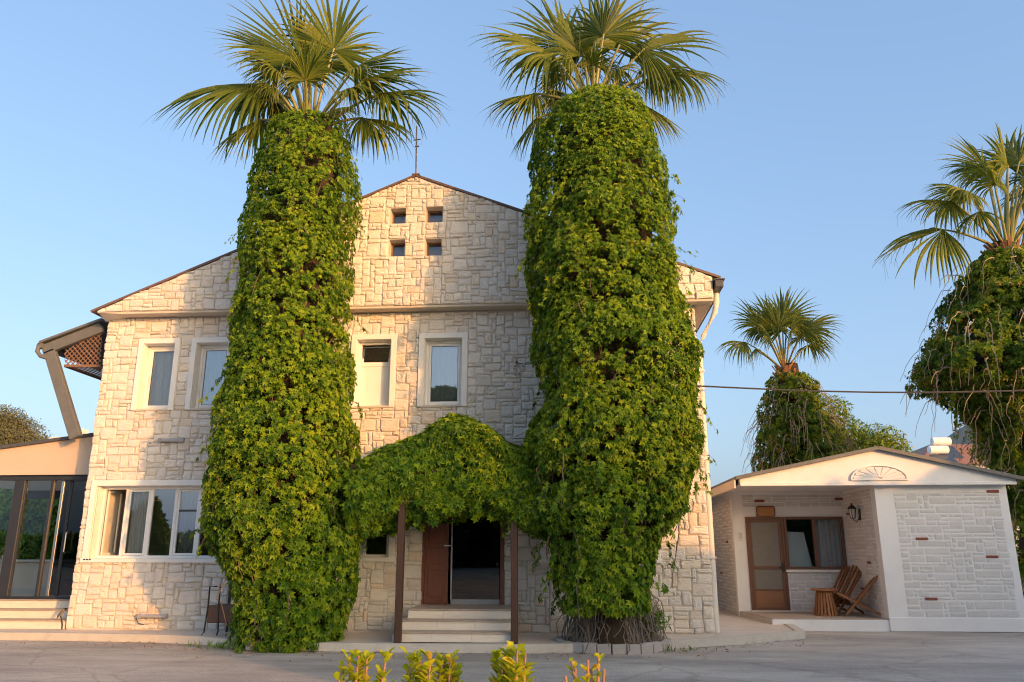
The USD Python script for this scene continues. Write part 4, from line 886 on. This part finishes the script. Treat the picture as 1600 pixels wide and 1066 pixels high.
# fan ornament on the gable
fo = at(1374, 748, KY - .2); fr_, nr = .52, 9
for k in range(nr):
    a0, a1 = np.pi * k / nr, np.pi * (k + 1) / nr; pts = []
    for rr in (.06, fr_ * .97):
        for a_ in (a0 + .02, a1 - .02): pts.append((fo[0] + math.cos(a_) * rr, fo[2] + math.sin(a_) * rr * .46))
    am = (a0 + a1) / 2; pts.append((fo[0] + math.cos(am) * fr_ * 1.02, fo[2] + math.sin(am) * fr_ * 1.02 * .46))
    pg_ = Polygon(pts).convex_hull; obj('fan_rib', prism(pg_, KY - .215, KY - .18), M['cot_paint'], ct)
rim = [(fo[0] + math.cos(a_) * r_, fo[2] + math.sin(a_) * r_ * .48) for r_, seq in ((fr_ * 1.10, np.linspace(0, np.pi, 20)), (fr_ * 1.03, np.linspace(np.pi, 0, 20))) for a_ in seq]
obj('fan_rim', prism(Polygon(rim).union(sbox(fo[0] - fr_ * 1.1, fo[2] - .035, fo[0] + fr_ * 1.1, fo[2])), KY - .225, KY - .18), M['cot_paint'], ct)
# stone facings of the cottage
rng = np.random.default_rng(61); metas = []
CS = [(4, 2), (3, 1), (5, 2), (2, 1), (4, 1), (3, 2), (6, 2), (2, 2), (1, 1), (5, 1)]
sx0, sx1 = at(1409, 880, KY)[0], at(1574, 850, KY)[0]; sz1 = KZ - .17; sz0 = FL_ + .045
bricks = [(at(px_, py_, KY)[0], at(px_, py_, KY)[2]) for px_, py_ in ((1440, 842), (1551, 768), (1550, 870), (1455, 936))]
bh = [(x - .125, x + .125, z - .03, z + .03) for x, z in bricks]
for a, b, c, d in stone_cells(sx0, sx1, sz0, sz1, bh, (.088, .078), rng, CS):
    v, f = stone_mesh([(a, c), (b, c), (b, d), (a, d)], rng, .009, .022, 1.0); metas.append(((v + [0, KY, 0], f), (b - a) * (d - c)))
for h in bh: obj('accent_brick', bx(h[0] + .006, h[1] - .006, KY - .02, KY - .001, h[2] + .004, h[3] - .004, .005), M['brick'], ct)
# recess side wall (faces -x), below the window, above the door, and the left flank
def side_stones(x, y0, y1, z0, z1, bl_, m_scale=1.0):
    hs = [(q - .1, q + .1, z - .028, z + .028) for q, z in bl_]
    for a, b, c, d in stone_cells(y0, y1, z0, z1, hs, (.088, .078), rng, CS):
        v, f = stone_mesh([(a, c), (b, c), (b, d), (a, d)], rng, .009, .020, 1.0)
        metas.append(((np.column_stack([x + v[:, 1], v[:, 0], v[:, 2]]), f[:, ::-1]), (b - a) * (d - c) * .3))
    for h in hs: obj('accent_brick', bx(x - .022, x - .001, h[0] + .005, h[1] - .005, h[2] + .003, h[3] - .003, .005), M['brick'], ct)
side_stones(kp, KY + .24, KB - .05, FL_ + .05, KZ - .06, [(2.75, 1.3), (3.7, 2.35), (3.3, .75)])
side_stones(kx0, KB + .18, KB + 4.6, .12, KZ - .1, [(4.9, 1.75), (5.9, 1.0), (7.0, 2.4)])
obj('corner_trim', bx(kx0 - .02, kx0 + .0, KB - .02, KB + .17, 0, KZ, .006), M['cot_paint'], ct)
for (a0, a1, c0, c1) in ((ko[1][0] + .02, kp - .02, FL_ + .03, 1.05), (ko[0][0] - .06, kp - .03, 2.52, KZ - .06)):
    bk = [(ko[0][0] + .34, 2.66), (ko[1][1] + .02, 2.7)] if c0 > 2 else []
    hs = [(x - .12, x + .12, z - .03, z + .03) for x, z in bk]
    for a, b, c, d in stone_cells(a0, a1, c0, c1, hs, (.088, .078), rng, CS):
        v, f = stone_mesh([(a, c), (b, c), (b, d), (a, d)], rng, .009, .020, 1.0); metas.append(((v + [0, KB, 0], f), (b - a) * (d - c) * .8))
    for h in hs: obj('accent_brick', bx(h[0] + .005, h[1] - .005, KB - .02, KB - .001, h[2] + .003, h[3] - .003, .005), M['brick'], ct)
lay_stones(ct, metas, M['cot_stone'], 300)
# door and window of the cottage
o = ko[0]; d_ = UsdGeom.Xform.Define(stage, path_for('door', ct)).GetPrim()
obj('frame', frame_mesh(o[0] - .02, o[1] + .02, o[2] - .02, o[3] + .03, .05, KB - .035, KB + .06, bottom=False), M['cot_wood'], d_)
obj('leaf', cat(frame_mesh(o[0] + .033, o[1] - .033, o[2], o[3] - .023, .065, KB - .02, KB + .03), bx(o[0] + .098, o[1] - .098, KB - .018, KB + .028, 1.13, 1.20, .004)), M['cot_wood'], d_)
obj('kick_panel', bx(o[0] + .098, o[1] - .098, KB - .008, KB + .012, o[2] + .065, o[2] + .42), M['cot_rail'], d_)
obj('mid_rail', bx(o[0] + .098, o[1] - .098, KB - .018, KB + .028, o[2] + .422, o[2] + .46, .004), M['cot_wood'], d_)
obj('screen', cat(bx(o[0] + .098, o[1] - .098, KB, KB + .004, o[2] + .46, 1.13), bx(o[0] + .098, o[1] - .098, KB, KB + .004, 1.20, o[3] - .088)), M['mesh_screen'], d_)
obj('handle', cat(bx(o[1] - .08, o[1] - .055, KB - .05, KB - .02, 1.08, 1.28, .004), bx(o[1] - .16, o[1] - .06, KB - .07, KB - .05, 1.17, 1.19, .004)), M['black'], d_)
obj('sill', bx(o[0] - .04, o[1] + .06, KB - .09, KB + .1, FL_ + .004, FL_ + .024, .004), M['white'], d_)
o = ko[1]; w = UsdGeom.Xform.Define(stage, path_for('window', ct)).GetPrim(); xm = (o[0] + o[1]) / 2 + .03
obj('frame', cat(frame_mesh(o[0] + .002, o[1] + .03, o[2], o[3] + .03, .06, KB - .035, KB + .06), bx(xm - .04, xm + .04, KB - .033, KB + .058, o[2] + .06, o[3] - .03, .004)), M['cot_wood'], w)
obj('pane', bx(o[0] + .062, xm - .04, KB + .02, KB + .026, o[2] + .06, o[3] - .03), M['glass'], w); obj('pane', bx(xm + .04, o[1] - .03, KB + .02, KB + .026, o[2] + .06, o[3] - .03), M['glass'], w)
obj('curtain', curtain_mesh(xm + .02, o[1] + .1, o[2] - .1, o[3] + .1, KB + .26, 7), M['curtain'], w)
cz = [(o[0] + .04, o[2]), (xm - .16, o[2]), (xm - .34, o[3] - .28), (o[0] + .04, o[3] - .28)]
obj('curtain', prism(Polygon([(o[0] + .05, o[2] + .05), (xm - .09, o[2] + .05), (xm - .22, o[3] - .32), (o[0] + .05, o[3] - .30)]), KB + .10, KB + .112), M['white_curtain'], w, label='pale curtain drawn across the left light')
obj('sill', bx(o[0] - .04, o[1] + .06, KB - .07, KB + .02, o[2] - .06, o[2] - .003, .005), M['white'], w)
obj('room_wall', bx(kx0 + .2, kx1 - .2, KB + 2.2, KB + 2.3, FL_, KZ), M['room'], ct)
obj('room_wall', bx(kp + .2, kp + .3, KB + .2, KB + 2.2, FL_, KZ), M['room'], ct)
# sign, bell, lantern
s0, s1 = at(1184, 806, KB - .05), at(1208, 794, KB - .05)
t = thing('wooden_sign', 'small varnished wooden sign above the cottage door', 'sign')
sg = sbox(s0[0], s0[2], s1[0] + .01, s1[2] + .02).buffer(-.03).buffer(.045)
obj('board', prism(sg, KB - .055, KB - .022), M['sign'], t)
obj('rim', prism(sg.buffer(.012).difference(sg.buffer(-.012)), KB - .066, KB - .04), M['cot_wood'], t)
b = at(1158, 837, KB - .02); t = thing('wall_box', 'small white box on the wall left of the cottage door', 'switch box')
obj('cover', bx(b[0] - .05, b[0] + .03, KB - .03, KB - .001, b[2] - .11, b[2] + .1, .008), M['white'], t); obj('button', bx(b[0] - .035, b[0] + .015, KB - .036, KB - .031, b[2] - .08, b[2] + .07, .002), M['kerb'], t)
t = thing('wall_lantern', 'black lantern on the porch side wall of the cottage', 'lantern')
ly = 2.95; lb = at(1336, 800, ly); lz = lb[2]; lx = kp - .17
obj('bracket', cat(bx(kp - .03, kp - .017, ly - .05, ly + .05, lz - .18, lz + .06, .004), tube([(kp - .03, ly, lz - .12), (kp - .1, ly, lz - .22), (lx, ly, lz - .16)], .012, 6)), M['black'], t)
obj('glass', lathe([(0, lz - .13), (.045, lz - .13), (.075, lz + .06), (0, lz + .06)], 6, (lx, ly, 0)), M['lamp_glass'], t)
obj('cage', cat(*[tube([(lx + math.cos(a_) * .048, ly + math.sin(a_) * .048, lz - .135), (lx + math.cos(a_) * .08, ly + math.sin(a_) * .08, lz + .065)], .007, 4) for a_ in np.arange(6) * np.pi / 3], lathe([(0, lz - .15), (.05, lz - .145), (.05, lz - .13), (0, lz - .13)], 6, (lx, ly, 0))), M['black'], t)
obj('cap', lathe([(0, lz + .06), (.105, lz + .062), (.06, lz + .12), (.02, lz + .15), (.012, lz + .19), (0, lz + .19)], 6, (lx, ly, 0)), M['black'], t)
# slatted chairs and table on the porch
def stick_chair(label, loc, rz):
    t = thing('slatted_chair', label, 'chair', None, loc, rz)
    n = 7
    for k in range(n):                                  # back: fans out at the top; runs down to the front feet
        u = (k - (n - 1) / 2) / ((n - 1) / 2)
        if k % 2 == 0:
            obj('back_slat', bar((-.50, u * .30, 1.0 - .05 * abs(u)), (.30, u * .20, .02), .035, .045), M['chair'], t)
        else:
            obj('back_slat', bar((-.50, u * .30, 1.0 - .05 * abs(u)), (.02, u * .235, .30), .035, .045), M['chair'], t)
    for k in range(6):                                  # seat: runs back and down to the rear feet
        u = (k - 2.5) / 2.5
        obj('seat_slat', bar((.42, u * .21, .46), (-.42, u * .22, .02) if k in (0, 5) else (-.10, u * .21, .20), .032, .045), M['chair'], t)
    obj('cross_rod', cat(bar((.025, -.27, .285), (.025, .27, .285), .025), bar((-.05, -.24, .25), (-.05, .24, .25), .03), bar((.40, -.23, .44), (.40, .23, .44), .03), bar((-.42, -.26, .88), (-.42, .26, .88), .025)), M['chair'], t)
cb = at(1342, 962, 2.75); ca = at(1312, 962, 3.3)
stick_chair('wooden slatted chair seen from the side, nearest the porch pillar', (cb[0] + .05, 2.75, FL_ + .005), 164)
stick_chair('wooden slatted chair turned to the yard, between the small table and the other chair', (ca[0] + .05, 3.35, FL_ + .005), 208)
tb = at(1291, 962, 2.9); t = thing('slatted_table', 'small round wooden table with slatted cone base beside the chairs', 'table', None, (tb[0], 2.9, FL_ + .005))
obj('top', lathe([(0, .50), (.26, .50), (.27, .51), (.27, .53), (.26, .54), (0, .54)], 20), M['chair'], t)
for k in range(20):
    a_ = k * np.pi / 10; obj('slat', bar((math.cos(a_) * .24, math.sin(a_) * .24, 0), (math.cos(a_) * .15, math.sin(a_) * .15, .50), .045, .02, (math.cos(a_), math.sin(a_), 0)), M['chair'], t)

# ------------------------------------------------------------------ palms and trees behind
def twigs(parent, col, y, n, rng, out=.55, ln=(.6, 1.7), m_='twig', zmin=0, xbias=None):
    tw = []
    P, N = col_points(col, y, n, rng, 77, back=.15, depth=.12)
    for p, q in zip(P, N):
        if p[2] < zmin: continue
        l_ = rng.uniform(*ln); s = np.linspace(0, 1, 9)[:, None]; dirv = np.array([q[0], q[1], .5]) + rng.normal(0, .45, 3)
        c = p + dirv * s * l_ * .55 * out - np.array([0, 0, 1]) * s ** 2 * l_ * .8 + np.cumsum(rng.normal(0, .03, (9, 3)), 0)
        tw.append(tube(c, np.linspace(rng.uniform(.009, .018), .005, 9), 3))
    obj('bare_stems', cat(*tw), M[m_], parent, kind='stuff')
YM, YF = 9.0, 3.4
rowsM = [(585, 1208, 1262), (600, 1198, 1275), (640, 1188, 1292), (680, 1182, 1318), (720, 1178, 1330), (760, 1175, 1335)]
rowsF = [(392, 1540, 1596), (410, 1512, 1625), (450, 1488, 1650), (500, 1468, 1675), (540, 1438, 1690), (590, 1428, 1690), (630, 1480, 1690), (665, 1522, 1680), (700, 1540, 1680), (745, 1550, 1670), (800, 1580, 1660), (960, 1590, 1650)]
colM, colF = column(rowsM, YM), column(rowsF, YF)
colM = np.vstack([[colM[0, 0], .6, 0.0], colM]); colF = np.vstack([[colF[0, 0], .5, 0.0], colF])
FM = [(1166, 535, 1116, 528, -.3, 1.6), (1190, 510, 1160, 465, -.4, .6), (1222, 505, 1235, 448, .1, .4), (1252, 518, 1300, 478, -.2, .9), (1262, 540, 1300, 520, .6, 1.3), (1205, 530, 1190, 500, -.8, 1.4), (1235, 520, 1240, 480, -.7, 1.5), (1180, 545, 1165, 560, .8, 1.5), (1230, 510, 1210, 455, .8, .6), (1215, 515, 1195, 460, .6, .7)]
FF = [(1475, 358, 1368, 385, -.3, 1.0), (1490, 315, 1408, 300, -.5, 1.1), (1540, 262, 1500, 205, .2, .5), (1575, 262, 1570, 190, -.7, .7), (1592, 255, 1610, 185, .3, .5), (1530, 330, 1500, 350, -1.0, 1.8), (1600, 300, 1660, 270, -.5, 1.3), (1620, 340, 1700, 350, .2, 1.5), (1515, 300, 1450, 270, .8, 1.1), (1555, 290, 1530, 240, -.9, 1.6), (1630, 300, 1690, 230, .6, .9)]
tm, Cm = palm('smaller fan palm behind the white cottage, bare vine stems round its trunk', (1226, 572), YM, FM, colM, 23, core=.42, crown_r=.28, stalk=.024, nseg=30)
tf, Cf = palm('fan palm at the right edge, trunk hung with creeper and bare stems', (1572, 384), YF, FF, colF, 24, core=.42, crown_r=.4, nseg=34)
rng = np.random.default_rng(71)
def back_vine(label, col, y, n, seed, tw, leafsize, zc, cone=0.0):
    rng = np.random.default_rng(seed); t = thing('creeper_vine', label, 'vine')
    P, N = col_points(col, y, n, rng, seed, lump=.34, depth=.5)
    keep = meshkit.fbm(P * 1.1, 3, seed + 2) > zc; P, N = P[keep], N[keep]
    st, P2, N2 = drape(col, y, 60, rng, seed + 5, (.3, .8))
    V, F = place_leaves(np.vstack([P, P2]), np.vstack([N, N2]), leafsize, rng, CREEPER)
    leafy(t, V, F, M['back_leaf'])
    twigs(t, col, y, tw, rng, m_='twig_pale'); return t
tv = back_vine('dark creeper on the smaller palm behind the cottage, with pale bare stems', colM, YM, 34000, 72, 800, .10, .36)
back_vine('dark creeper hanging from the palm at the right edge, with pale bare stems', colF, YF, 62000, 73, 800, .10, .34)

def tree(name, label, base, blobs, n, leaf, m_, seed, group=None, trunk=.12, catg='tree', tpl=SIMPLE):
    """trunk with limbs to each clump; the crown is leaves spread through the clumps"""
    rng = np.random.default_rng(seed); t = thing(name, label, catg, group)
    base = np.asarray(base, float); limbs = []
    top = np.mean([b_[:3] for b_ in blobs], 0); fork = base + (top - base) * .45
    limbs.append(tube([base, base + (fork - base) * .5 + rng.normal(0, .03, 3), fork], [trunk * 1.3, trunk, trunk * .8], 8))
    Ps, Ns = [], []; vol = np.array([b_[3] ** 2 for b_ in blobs]); cnt = (n * vol / vol.sum()).astype(int)
    for b_, c_ in zip(blobs, cnt):
        c = np.array(b_[:3]); limbs.append(tube([fork, (fork + c) / 2 + rng.normal(0, .1, 3), c], [trunk * .6, trunk * .4, trunk * .15], 6))
        d = rng.normal(0, 1, (c_, 3)); d /= np.linalg.norm(d, axis=1, keepdims=True)
        nz = meshkit.fbm(d * 2.2 + c, 3, seed); r = b_[3] * (.55 + .9 * nz) * rng.random(c_) ** .28
        Ps.append(c + d * r[:, None] * [1, 1, .85]); Ns.append(d + [0, 0, .4])
    V, F = place_leaves(np.vstack(Ps), np.vstack(Ns), leaf, rng, tpl, spin=1.0, jitter=.6)
    obj('trunk', cat(*limbs), M['twig'], t); obj('crown', join(V, F), m_, t, kind='stuff'); return t
def B(px_, py_, y, r): p = at(px_, py_, y); return (p[0], p[1], p[2], r)
tree('leafy_bush', 'round leafy bush top behind the cottage roof, right of the smaller palm', (at(1360, 800, 10)[0], 10, 0), [B(1345, 705, 10, .8), (B(1375, 692, 10, .7)), B(1395, 705, 10, .55), B(1320, 680, 10, .7), B(1300, 640, 10, .55)], 9000, .10, M['back_leaf'], 81)
tree('leafy_tree', 'dark leafy tree between the far right palm and the cottage wall', (at(1640, 900, 5.5)[0], 5.5, 0), [B(1575, 690, 5.5, 1.0), B(1560, 640, 5.5, .6), B(1600, 760, 5.5, 1.0), B(1620, 830, 5.5, 1.1), B(1545, 700, 5.5, .4), B(1640, 700, 5.5, 1.3), B(1600, 640, 5.5, 1.0)], 16000, .11, M['back_leaf'], 82)
tree('olive_tree', 'sunlit olive tree behind the glass porch at the left edge', (at(15, 800, 44)[0], 44, 0), [B(5, 690, 44, 2.6), B(32, 688, 44, 2.0), B(52, 700, 44, 1.5), B(-30, 690, 44, 3.0), B(18, 662, 44, 1.5), B(-5, 660, 44, 1.6)], 30000, .18, M['olive'], 83)
tree('garden_hedge_tree', 'dense green garden tree seen through the glass porch', (-13, 8.5, 0), [(-14.5, 8.5, 2.2, 1.4), (-13, 8.2, 2.6, 1.3), (-11.8, 8.6, 2.0, 1.3), (-13.6, 8.4, 1.2, 1.3), (-15.6, 8.4, 1.8, 1.5), (-12.2, 8.2, 1.0, 1.2), (-11.2, 8.6, 3.0, 1.1), (-14.2, 8.4, 3.2, 1.2), (-16.6, 8.6, 2.6, 1.5), *[(-18.2 + .85 * q, 8.8, 3.25, .85) for q in range(9)], *[(-18.2 + .85 * q, 8.8, 2.4, .9) for q in range(9)]], 110000, .16, M['grass'], 84)
# houses far behind
t = thing('distant_house', 'pale house with chimneys far behind, left of the stone house', 'house')
h0 = at(85, 690, 30); h1 = at(140, 672, 30)
obj('wall', bx(h0[0], h1[0] + 6, 30, 38, 0, h0[2] + .1, .02), M['far_wall'], t); obj('roof', bx(h0[0] - .2, h1[0] + 6.2, 29.8, 38.2, h0[2] + .102, h0[2] + .25, .02), M['far_wall'], t)
obj('chimney', bx(h0[0] + .5, h0[0] + 1.05, 31, 31.6, h0[2] + .252, h1[2] + .25, .02), M['far_wall'], t); obj('chimney', bx(h0[0] + 1.6, h0[0] + 2.0, 31, 31.6, h0[2] + .252, h1[2], .02), M['far_wall'], t)
hz = at(1480, 712, 34); hl, hr = at(1440, 712, 34)[0], at(1600, 712, 34)[0]
t = thing('distant_house', 'red roofed house below the hill behind the right palm', 'house')
obj('wall', bx(hl, hr + 3, 34, 44, 0, hz[2] - .5, .02), M['far_wall'], t)
v = np.array([(hl - .5, 33.6, hz[2] - .55), (hr + 3.4, 33.6, hz[2] - .55), (hl + 3, 39, hz[2] + 1.3), (hr, 39, hz[2] + 1.3), (hl - .5, 44.4, hz[2] - .55), (hr + 3.4, 44.4, hz[2] - .55)])
obj('roof', trimesh.convex.convex_hull(v), M['far_roof'], t)
obj('window', cat(*[bx(hl + 1 + k * 2.2, hl + 2 + k * 2.2, 33.95, 34.05, hz[2] - 2.2, hz[2] - 1.0) for k in range(3)]), M['bronze'], t)
for k, (px_, py_) in enumerate(((1470, 690), (1466, 703))):
    c = at(px_ , py_, 32.5 - k * .8); t = thing('solar_water_heater', ('upper white solar water tank above the red roofed house', 'lower white solar water tank with dark panel above the red roofed house')[k], 'water heater')
    obj('tank', tube([c - [.55, 0, 0], c - [.5, 0, 0], c + [.5, 0, 0], c + [.55, 0, 0]], [.16, .24, .24, .16], 14), M['tank'], t, smooth=50)
    obj('stand', cat(bar(c + [-.4, .1, -.2], c + [-.4, .2, -2.2], .05), bar(c + [.4, .1, -.2], c + [.4, .2, -2.2], .05)), M['grey_metal'], t)
    obj('panel', trimesh.convex.convex_hull(np.array([c + [sx_ * .6, -.1 + q * -1.1, -.28 - q * .8 - e * .05] for sx_ in (-1, 1) for q in (0, 1) for e in (0, 1)])), M['panel_blue'], t)

# ------------------------------------------------------------------ shrubs in the foreground
def fore_shrub(label, tips, y, leaf, nleaf, seed, bare=False):
    rng = np.random.default_rng(seed); t = thing('foreground_shrub', label, 'shrub')
    Ps, Ns, Ts, st = [], [], [], []
    base = np.array([np.mean([at(a_, b_, y)[0] for a_, b_ in tips]), y, 0.0])
    for a_, b_ in tips:
        tip = at(a_, b_, y + rng.uniform(-.12, .12)); mid = base * .45 + tip * .55 + [rng.normal(0, .03), 0, .05]
        s = np.linspace(0, 1, 8)[:, None]; c = (1 - s) ** 2 * base + 2 * s * (1 - s) * mid + s ** 2 * tip + rng.normal(0, .004, (8, 3))
        st.append(tube(c, np.linspace(.008, .005, 8) * (1.35 if bare else 1), 6))
        if bare and rng.random() < .6: k = rng.integers(0, 3)
        else: k = nleaf
        u = rng.uniform(.0, .3, k)[:, None]; p = tip - (tip - mid) * u * (1.0 if bare else 2.2); th = rng.uniform(0, 2 * np.pi, k)
        d = np.column_stack([np.cos(th), np.sin(th), rng.uniform(.3, 1.2, k)]); d /= np.linalg.norm(d, axis=1, keepdims=True)
        Ps.append(p); Ts.append(d); Ns.append(np.cross(d, np.column_stack([-np.sin(th), np.cos(th), np.zeros(k)])))
    P, N, T = np.vstack(Ps), np.vstack(Ns), np.vstack(Ts); N *= np.sign(N[:, 2:] + 1e-6)
    N += rng.normal(0, .3, N.shape); N -= (N * T).sum(1, keepdims=True) * T; N /= np.linalg.norm(N, axis=1, keepdims=True); bb = np.cross(T, N)
    v0 = np.array([(0, 0, 0), (-.17, .34, .05), (-.25, .68, .07), (-.13, .93, .0), (0, 1.0, -.05), (.13, .93, 0), (.25, .68, .07), (.17, .34, .05), (0, .36, -.03), (0, .7, -.03)])
    F = np.array([(0, 8, 1), (0, 7, 8), (1, 8, 9), (1, 9, 2), (7, 9, 8), (7, 6, 9), (2, 9, 3), (3, 9, 4), (9, 5, 4), (9, 6, 5)])
    s = (leaf * rng.uniform(.6, 1.15, len(P)))[:, None, None]
    V = P[:, None] + s * (v0[None, :, :1] * bb[:, None] + v0[None, :, 1:2] * T[:, None] + v0[None, :, 2:] * N[:, None])
    for k in range(len(V)): obj('leaf', (V[k], F), M['shrub'], t, smooth=True)
    obj('stem', cat(*st), M['shrub_stem'], t, smooth=60)
SY = -11.3
rng = np.random.default_rng(90)
fore_shrub('leggy yellow green shrub in the foreground, leftmost of the leafy ones', [(533, 1040), (545, 1028), (560, 1022), (572, 1030), (528, 1062), (602, 1020), (598, 1058), (585, 1070), (606, 1075), (565, 1034)], SY, .058, 36, 91)
fore_shrub('widest bushy yellow green shrub in the foreground, below the left of the steps', [(640, 1026), (655, 1030), (672, 1024), (690, 1030), (705, 1028), (648, 1050), (668, 1048), (690, 1050), (712, 1045), (720, 1072), (635, 1070), (700, 1072), (660, 1076)], SY + .1, .064, 56, 92)
fore_shrub('compact bright yellow green shrub in the foreground, below the right of the steps', [(778, 1022), (792, 1018), (808, 1016), (822, 1020), (785, 1040), (802, 1040), (818, 1042), (776, 1066), (800, 1068), (822, 1070)], SY - .05, .062, 56, 93)
fore_shrub('nearly leafless foreground shrub of pinkish bare stems, furthest right', [(893, 1030), (899, 1046), (918, 1032), (925, 1045), (938, 1028), (944, 1046), (884, 1056), (931, 1058)], SY + .05, .05, 8, 94, bare=True)
b = at(489, 1030, SY); sprig('thin_weed', 'thin dry weed in the foreground left of the shrubs', (b[0], SY, .0), 4, 1.28, .10, .03, M['shrub'], 95, nl=8, smat='shrub_stem')

# ------------------------------------------------------------------ unseen trees behind the viewpoint, placed to shade the yard and show in glass
rng = np.random.default_rng(100)
ca_, sa_ = math.cos(SUN_AZ), math.sin(SUN_AZ)
HT = np.array([-5.75, -5.3, -4.7, -3.6, -3.0, -2.5, -1.0, .5, 2.0, 3.2, 4.5, 6, 7.2, 8.2, 9.5, 11, 14]), np.array([-1.5, 1.0, 2.5, 3.9, 4.1, 3.0, 2.2, 1.7, 1.4, 1.3, 2.2, 2.7, 2.8, 2.9, 2.6, 2.6, 3]) + 22 * math.tan(SUN_EL)  # top profile of the unseen row, shaped by where its shade should fall
n = 34000
tt = rng.uniform(-5.75, 14, n); hh = np.interp(tt, *HT) * (1 + .16 * (meshkit.fbm(np.stack([tt * 1.3, tt * 0 + 3, tt * 0], -1), 4, 9) - .5))
zz = hh * rng.random(n) ** .8; ss = 25 + rng.normal(0, .9, n)
gp_ = np.stack([tt * ca_ + ss * sa_, tt * sa_ - ss * ca_, zz], -1)
V, F = place_leaves(gp_, rng.normal(0, 1, (n, 3)) - sun_dir * .6, .34, rng, CREEPER, spin=1.0)
obj('tree_row', join(V, F), M['tree_leaf'], kind='stuff', label='unseen row of leafy trees outside the picture, placed to shade the yard', cat='trees')
tree('garden_tree', 'tall tree across the yard, mirrored in the upper window glass', (-7.5, -31, 0), [(-7.5, -31, 9.6, 1.9), (-9.5, -31, 8.8, 1.8), (-5.5, -31, 9.2, 1.8), (-7.5, -31, 6.5, 2.6), (-12, -32, 8.3, 2.0)], 7000, .4, M['tree_leaf'], 101, trunk=.2, tpl=CREEPER)
tree('garden_tree', 'dark narrow tree across the yard, mirrored in the wide ground floor window', (-23.5, -28, 0), [(-23.5, -28, 1.2, 1.4), (-23.4, -28, 2.2, 1.1), (-23.6, -28, 3.2, .8), (-23.5, -28, 4.0, .45), (-25.6, -30, 1.6, 1.2), (-25.4, -30, 3.0, .8)], 6000, .4, M['tree_leaf'], 102, trunk=.15, tpl=CREEPER)

n = 26000  # unseen belt that hides the bright low sky from the glass reflections
xx = rng.uniform(-75, 45, n); yy = -62 + rng.normal(0, 2.5, n); hh = np.where(xx < -17, .45, 1.0) * (5.2 + 3.2 * meshkit.fbm(np.stack([xx * .16, xx * 0, xx * 0], -1), 4, 19))
V, F = place_leaves(np.stack([xx, yy, hh * rng.random(n) ** .8], -1), rng.normal(0, 1, (n, 3)) + [0, .5, 0], .8, rng, CREEPER, spin=1.0)
obj('tree_row', join(V, F), M['tree_leaf'], kind='stuff', label='unseen far belt of trees outside the picture, placed to darken reflections in the glass', cat='trees')

GROUPS = {'fan_palm': 'fan palms standing round the yard', 'creeper_vine': 'creepers climbing the palm trunks', 'foreground_shrub': 'row of shrubs along the foreground', 'slatted_chair': 'slatted chairs on the cottage porch',
          'wall_lamp': 'tube lamps on the stone wall', 'bottle': 'bottles on the narrow table', 'solar_water_heater': 'solar water tanks on the roof behind', 'young_shrub': 'young plants beside the kerb ring', 'distant_house': 'houses far behind', 'garden_tree': 'trees across the yard'}
for p in stage.GetPrimAtPath('/World').GetChildren():
    base = p.GetName().rstrip('0123456789').rstrip('_')
    if base in GROUPS: p.SetCustomDataByKey('group', GROUPS[base])
